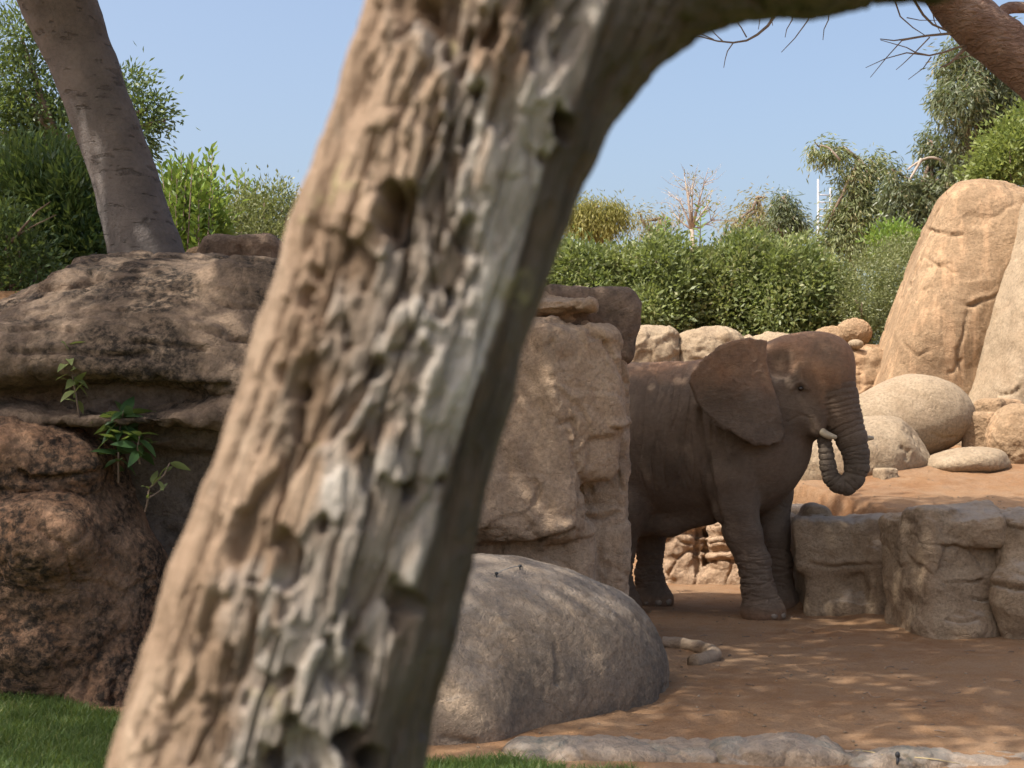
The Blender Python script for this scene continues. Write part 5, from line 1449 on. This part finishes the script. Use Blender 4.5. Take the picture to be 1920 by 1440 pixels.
# ------------------------------------------------------------------ the dead tree close to the viewer
TY = 1.30
f = Field((-0.48, TY - 0.21, 1.16), (0.46, TY + 0.21, 2.24), 0.0037)
CL = [(468, 1640, 0.150), (507, 1440, 0.143), (526, 1360, 0.140), (587, 1150, 0.136), (632, 1000, 0.130), (662, 890, 0.125), (725, 680, 0.123), (786, 470, 0.122), (835, 340, 0.121), (880, 200, 0.121), (935, 30, 0.121), (985, -130, 0.112), (1040, -330, 0.100)]
f.chain([P(x, y, TY) for x, y, r in CL], [r for *_, r in CL], 0.01)
f.chain([P(960, 130, TY), P(1085, 25, TY), P(1190, -40, TY + 0.01), P(1320, -84, TY + 0.02), P(1520, -96, TY + 0.03), P(1752, -94, TY + 0.05)], [0.10, 0.075, 0.060, 0.053, 0.052, 0.050], 0.05)
V, Q = f.mesh()
V, Q = catmull(V, Q)
N = normals(V, Q)
px, py = to_px(V)
ta = math.atan(0.31); ca, sa = math.cos(ta), math.sin(ta)
o_ = P(700, 750, TY)
e1 = (V[:, 0] - o_[0]) * ca - (V[:, 2] - o_[2]) * sa
ax = (V[:, 0] - o_[0]) * sa + (V[:, 2] - o_[2]) * ca
e2 = V[:, 1] - TY
cy = np.array([c[1] for c in CL][::-1], float); cxs = np.array([c[0] for c in CL][::-1], float)
cc = (np.interp(py, cy, cxs) - 960) / FPX * TY
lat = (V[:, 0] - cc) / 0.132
onb = sstep(1150, 1260, px) * sstep(300, 150, py)          # the side branch
q = np.stack([e1, e2, ax * 0.34], 1)
q = np.where(onb[:, None] > 0.5, np.stack([V[:, 2] - 2.0, e2, V[:, 0] * 0.4], 1), q)
wp = np.stack([noise(q * 14, 1), noise(q * 14 + 9.3, 2), 0.6 * noise(q * 14 + 5.1, 3)], 1)
qq = q + 0.026 * wp
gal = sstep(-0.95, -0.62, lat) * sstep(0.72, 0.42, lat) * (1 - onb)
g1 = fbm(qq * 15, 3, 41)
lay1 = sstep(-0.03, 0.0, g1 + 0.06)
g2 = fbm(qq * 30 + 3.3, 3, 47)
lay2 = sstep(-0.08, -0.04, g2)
worm = np.abs(fbm(qq * [30, 30, 30] + 7, 2, 53))
wmask = sstep(0.0, 0.3, fbm(q * 9, 2, 57))
D = -0.0145 * gal * (1 - lay1) * (0.6 + 0.8 * sstep(-0.3, 0.3, noise(q * 11, 71))) - 0.007 * gal * (1 - lay2) - 0.007 * gal * wmask * np.exp(-(worm / 0.05) ** 2)
D += 0.010 * gal * fbm(qq * 9, 2, 60)
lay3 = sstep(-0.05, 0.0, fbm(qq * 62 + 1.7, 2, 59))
D -= 0.0032 * (0.35 + 0.65 * gal) * (1 - lay3)
# flutings along the grain, strongest on the flanks
gr = np.abs(fbm(np.stack([e1, e2, ax * 0.05], 1) * 30, 2, 61))
D -= 0.006 * (1 - 0.6 * gal) * np.exp(-(gr / 0.07) ** 2)
D += 0.006 * fbm(np.stack([e1, e2, ax * 0.12], 1) * 20, 3, 63) * (1 - 0.5 * gal)
D += 0.006 * fbm(V * 7, 2, 66) + 0.0022 * fbm(np.stack([e1, e2, ax * 0.10], 1) * 130, 2, 67) + 0.0015 * fbm(q * 120, 2, 68)
face = sstep(0.15, -0.2, N[:, 1])
wp2 = np.stack([noise(V * 38, 4), noise(V * 38 + 9.3, 5)], 1) * 2.2
for x, y, r, dep in [(738, 400, 34, 0.040), (770, 372, 14, 0.03), (1055, 236, 15, 0.03), (548, 737, 15, 0.035), (545, 792, 9, 0.02), (886, 246, 15, 0.014), (688, 150, 8, 0.015), (562, 552, 13, 0.014), (575, 512, 11, 0.012), (540, 1040, 26, 0.022),
                     (515, 700, 11, 0.015), (890, 438, 14, 0.015), (1025, 300, 9, 0.01), (930, 60, 22, 0.02), (1010, 25, 24, 0.03), (880, 60, 16, 0.02), (780, 10, 30, 0.03), (560, 1440, 60, 0.03), (655, 1395, 26, 0.03), (700, 1430, 24, 0.03), (610, 990, 12, 0.012), (690, 880, 14, 0.012), (700, 690, 18, 0.018), (850, 560, 16, 0.014),
                     (775, 925, 14, 0.014), (460, 1090, 10, 0.012), (640, 620, 12, 0.01), (760, 1130, 26, 0.018), (620, 1250, 16, 0.014), (690, 1270, 18, 0.014), (900, 170, 14, 0.012), (830, 900, 9, 0.01)]:
    dd = np.hypot((px - x) + 0.55 * r * wp2[:, 0] + 4 * wp[:, 0], ((py - y) + 0.6 * r * wp2[:, 1]) * (0.55 + 0.3 * math.sin(x)))
    D -= 1.35 * dep * sstep(r * 1.15, r * 0.65, dd) * face
for pts, w, dep in [([(700, 10), (640, 200), (575, 420), (505, 640), (440, 850), (370, 1060), (300, 1300), (270, 1440)], 5, 0.010), ([(832, 215), (798, 290), (772, 380)], 5, 0.016), ([(800, 560), (760, 640), (720, 760), (690, 960), (645, 1140), (590, 1280), (555, 1375)], 3.2, 0.012),
                    ([(1035, 560), (1000, 640), (940, 860), (880, 1070), (835, 1230), (800, 1380)], 6, 0.016), ([(425, 1220), (385, 1330), (340, 1440)], 5, 0.012), ([(520, 560), (470, 760), (400, 960), (340, 1180)], 4, 0.008), ([(900, 700), (860, 860), (835, 960)], 3, 0.006), ([(700, 240), (660, 380), (610, 520), (585, 640)], 4, 0.010), ([(560, 830), (520, 960), (480, 1110), (430, 1260)], 3.5, 0.009), ([(770, 450), (745, 540), (715, 620)], 4, 0.010), ([(950, 330), (915, 440), (880, 560)], 3, 0.008), ([(520, 1200), (480, 1330), (450, 1440)], 4, 0.010), ([(740, 1150), (710, 1290), (690, 1380)], 3, 0.008)]:
    dd, t = poly_dist(px + 9 * wp[:, 0], py, pts)
    D -= 2.0 * dep * np.exp(-(dd / w) ** 2) * face * (0.6 + 0.4 * noise(V * 30, 9))
V = V + N * D[:, None]
o = root('dead_tree', (-0.66, TY, gz(-0.66, TY) - 0.02), 'pitted bleached dead tree trunk leaning close up with a side branch', 'tree')
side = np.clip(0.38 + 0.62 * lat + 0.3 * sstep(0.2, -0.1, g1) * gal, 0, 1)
# wood colour follows the grain: store coordinates along the trunk through a rotated object
tr_o = new_obj('trunk', V, Q, M['dead_wood'], o, attrs={'bark': np.maximum(sstep(0.52, 0.86, lat) * 0.95, onb * 0.9) + 0.25 * sstep(-0.8, -1.0, lat), 'layer': np.clip((lay1 * 0.5 + lay2 * 0.3 + lay3 * 0.2) * gal + (0.6 + 0.4 * lay3) * (1 - gal), 0, 1), 'side': np.maximum(side, onb)})  # bark mask paints shade on the right flank and branch; layer darkens recesses
tp = [np.array([-0.66, TY, gz(-0.66, TY) - 0.05]), np.array([-0.60, TY, 0.25]), np.array([-0.46, TY, 0.65]), np.array([-0.33, TY, 1.0]), P(468, 1600, TY)]
Vb, Fb = tube(tp, [0.23, 0.18, 0.16, 0.15, 0.143], 40, rough=0.08, seed=4, freq=9, sub=10)
new_obj('trunk_base', Vb, Fb, M['dead_wood'], o, attrs={'bark': np.zeros(len(Vb)), 'layer': np.ones(len(Vb)), 'side': np.full(len(Vb), 0.4)})

# ------------------------------------------------------------------ small things in the yard
pts = [P(1243, 1205, 11.0), P(1270, 1212, 10.95), P(1305, 1222, 10.8), P(1333, 1228, 10.5), P(1338, 1240, 10.3), P(1318, 1246, 10.15), P(1300, 1250, 10.05)]
for p_ in pts:
    p_[2] = gz(p_[0], p_[1]) + 0.035
Vl, Fl = tube(pts, [0.046, 0.05, 0.052, 0.055, 0.056, 0.056, 0.055], 20, rough=0.28, seed=6, freq=11, sub=10)
tag(new_obj('log', Vl, Fl, M['log']), 'bent piece of pale log lying on the earth beside the dome boulder', 'log')

# fence wire with insulators on the dome, peg on the edging stone
def top_z(x, y):
    return gz(x, y)
def hit(px_, py_):
    """where a sight line meets the rocks"""
    dg = bpy.context.evaluated_depsgraph_get()
    d = Vector(((px_ - 960) / FPX, 1.0, -(py_ - HOR) / FPX)).normalized()
    org = Vector((0, 0, CAM_H)) + d * 3.0
    ok, loc, n, i, ob, m = scene.ray_cast(dg, org, d)
    return np.array(loc) if ok else P(px_, py_, 9)
bpy.context.view_layer.update()
a, b2 = hit(931, 1082), hit(975, 1068)
heads = []
for k, q_ in enumerate((a, b2)):
    o = root('insulator', q_ - [0, 0, 0.01], ['small black wire insulator on the dome boulder shoulder', 'small black wire insulator nearest the dome boulder crest'][k], 'insulator')
    new_obj('stalk', *tube([q_ - [0, 0, 0.02], q_ + [0, 0, 0.016]], [0.005, 0.005], 8), M['black'], o)
    Vb, Fb = ball(q_ + [0, 0, 0.022], 0.012, 12, (1, 1, 0.8)); new_obj('cap', Vb, Fb, M['black'], o)
    heads.append(q_ + [0, 0, 0.022])
wp_ = [P(870, 1120, 8.4), heads[0], heads[1], P(1010, 1066, 9.4), P(1040, 1072, 9.8)]
tag(new_obj('fence_wire', *tube(wp_, [0.0028] * 5, 6, sub=4), M['wire']), 'thin fence wire strung between insulators over the dome boulder', 'wire')
q_ = hit(1683, 1428)
o = root('fence_peg', q_ - [0, 0, 0.02], 'short black peg with a round head on the long edging stone', 'peg')
new_obj('stalk', *tube([q_ - [0, 0, 0.03], q_ + [0, 0, 0.022]], [0.009, 0.008], 8), M['black'], o)
Vb, Fb = ball(q_ + [0, 0, 0.034], 0.013, 12, (1, 1, 1.3)); new_obj('cap', Vb, Fb, M['black'], o)

# straws on the edging stones
for k, (x0, y0, x1, y1, lab) in enumerate([(1605, 1408, 1655, 1416, 'dry straw lying behind the middle edging stone'), (1715, 1421, 1800, 1433, 'long dry straw lying on the pegged edging stone')]):
    p0, p1 = hit(x0, y0), hit(x1, y1)
    tag(new_obj('straw', *tube([p0 + [0, 0, 0.003], (p0 + p1) / 2 + [0, 0, 0.008], p1 + [0, 0, 0.003]], [0.003, 0.003, 0.002], 6), M['straw']), lab, 'straw')

# pebbles, clods and twiglets strewn over the earth
rng = np.random.default_rng(77)
def strew(n, rmin, rmax, name, label, mat, flatten=0.6):
    x = rng.uniform(-0.2, 5.2, n); y = rng.uniform(7.3, 20, n) ** 1.0
    keep = rng.random(n) < 0.35 + 0.65 * sstep(-0.2, 0.3, fbm(np.stack([x, y, 0 * x], 1) * 0.8, 3, 5))
    x, y = x[keep], y[keep]; n = len(x)
    z = ground_z(x, y)
    ico = np.array([[1, 0, 0], [-1, 0, 0], [0, 1, 0], [0, -1, 0], [0, 0, 1], [0, 0, -1]], float)
    tri = np.array([[0, 2, 4, 4], [2, 1, 4, 4], [1, 3, 4, 4], [3, 0, 4, 4], [2, 0, 5, 5], [1, 2, 5, 5], [3, 1, 5, 5], [0, 3, 5, 5]])[:, :3]
    r = rmin + (rmax - rmin) * rng.random(n) ** 3
    sh = ico[None] * rng.uniform(0.6, 1.3, (n, 6, 1)) * r[:, None, None] * [1, 1, flatten]
    a = rng.uniform(0, 6.28, n); ca, sa = np.cos(a)[:, None], np.sin(a)[:, None]
    sh = np.stack([sh[:, :, 0] * ca - sh[:, :, 1] * sa, sh[:, :, 0] * sa + sh[:, :, 1] * ca, sh[:, :, 2]], 2)
    Vv = (np.stack([x, y, z + r * 0.2], 1)[:, None] + sh).reshape(-1, 3)
    Ff = (np.arange(n)[:, None, None] * 6 + tri[None]).reshape(-1, 3)
    ob = new_obj(name, Vv, Ff, M[mat], loc=(0, 0, 0), stuff=True)
    ob['label'] = label; ob['category'] = name
strew(5000, 0.003, 0.016, 'gravel', 'fine gravel and clods strewn over the red earth', 'log')
n = 110
x = rng.uniform(0.0, 4.5, n); y = rng.uniform(7.3, 13, n); z = ground_z(x, y) + 0.004
parts = []
for k in range(n):
    a = rng.uniform(0, 6.28); L = rng.uniform(0.01, 0.045); d = np.array([math.cos(a), math.sin(a), 0]) * L
    c = np.array([x[k], y[k], z[k]])
    parts.append(tube([c - d, c + rng.normal(0, 0.006, 3) + [0, 0, 0.006], c + d], [0.003, 0.0035, 0.002], 4))
ob = new_obj('litter', *join(parts), M['bark_thin'], loc=(0, 0, 0), stuff=True)
ob['label'] = 'scattered dry twiglets on the red earth'; ob['category'] = 'litter'

for o in bpy.data.objects:
    if "_base" in o:
        del o["_base"]
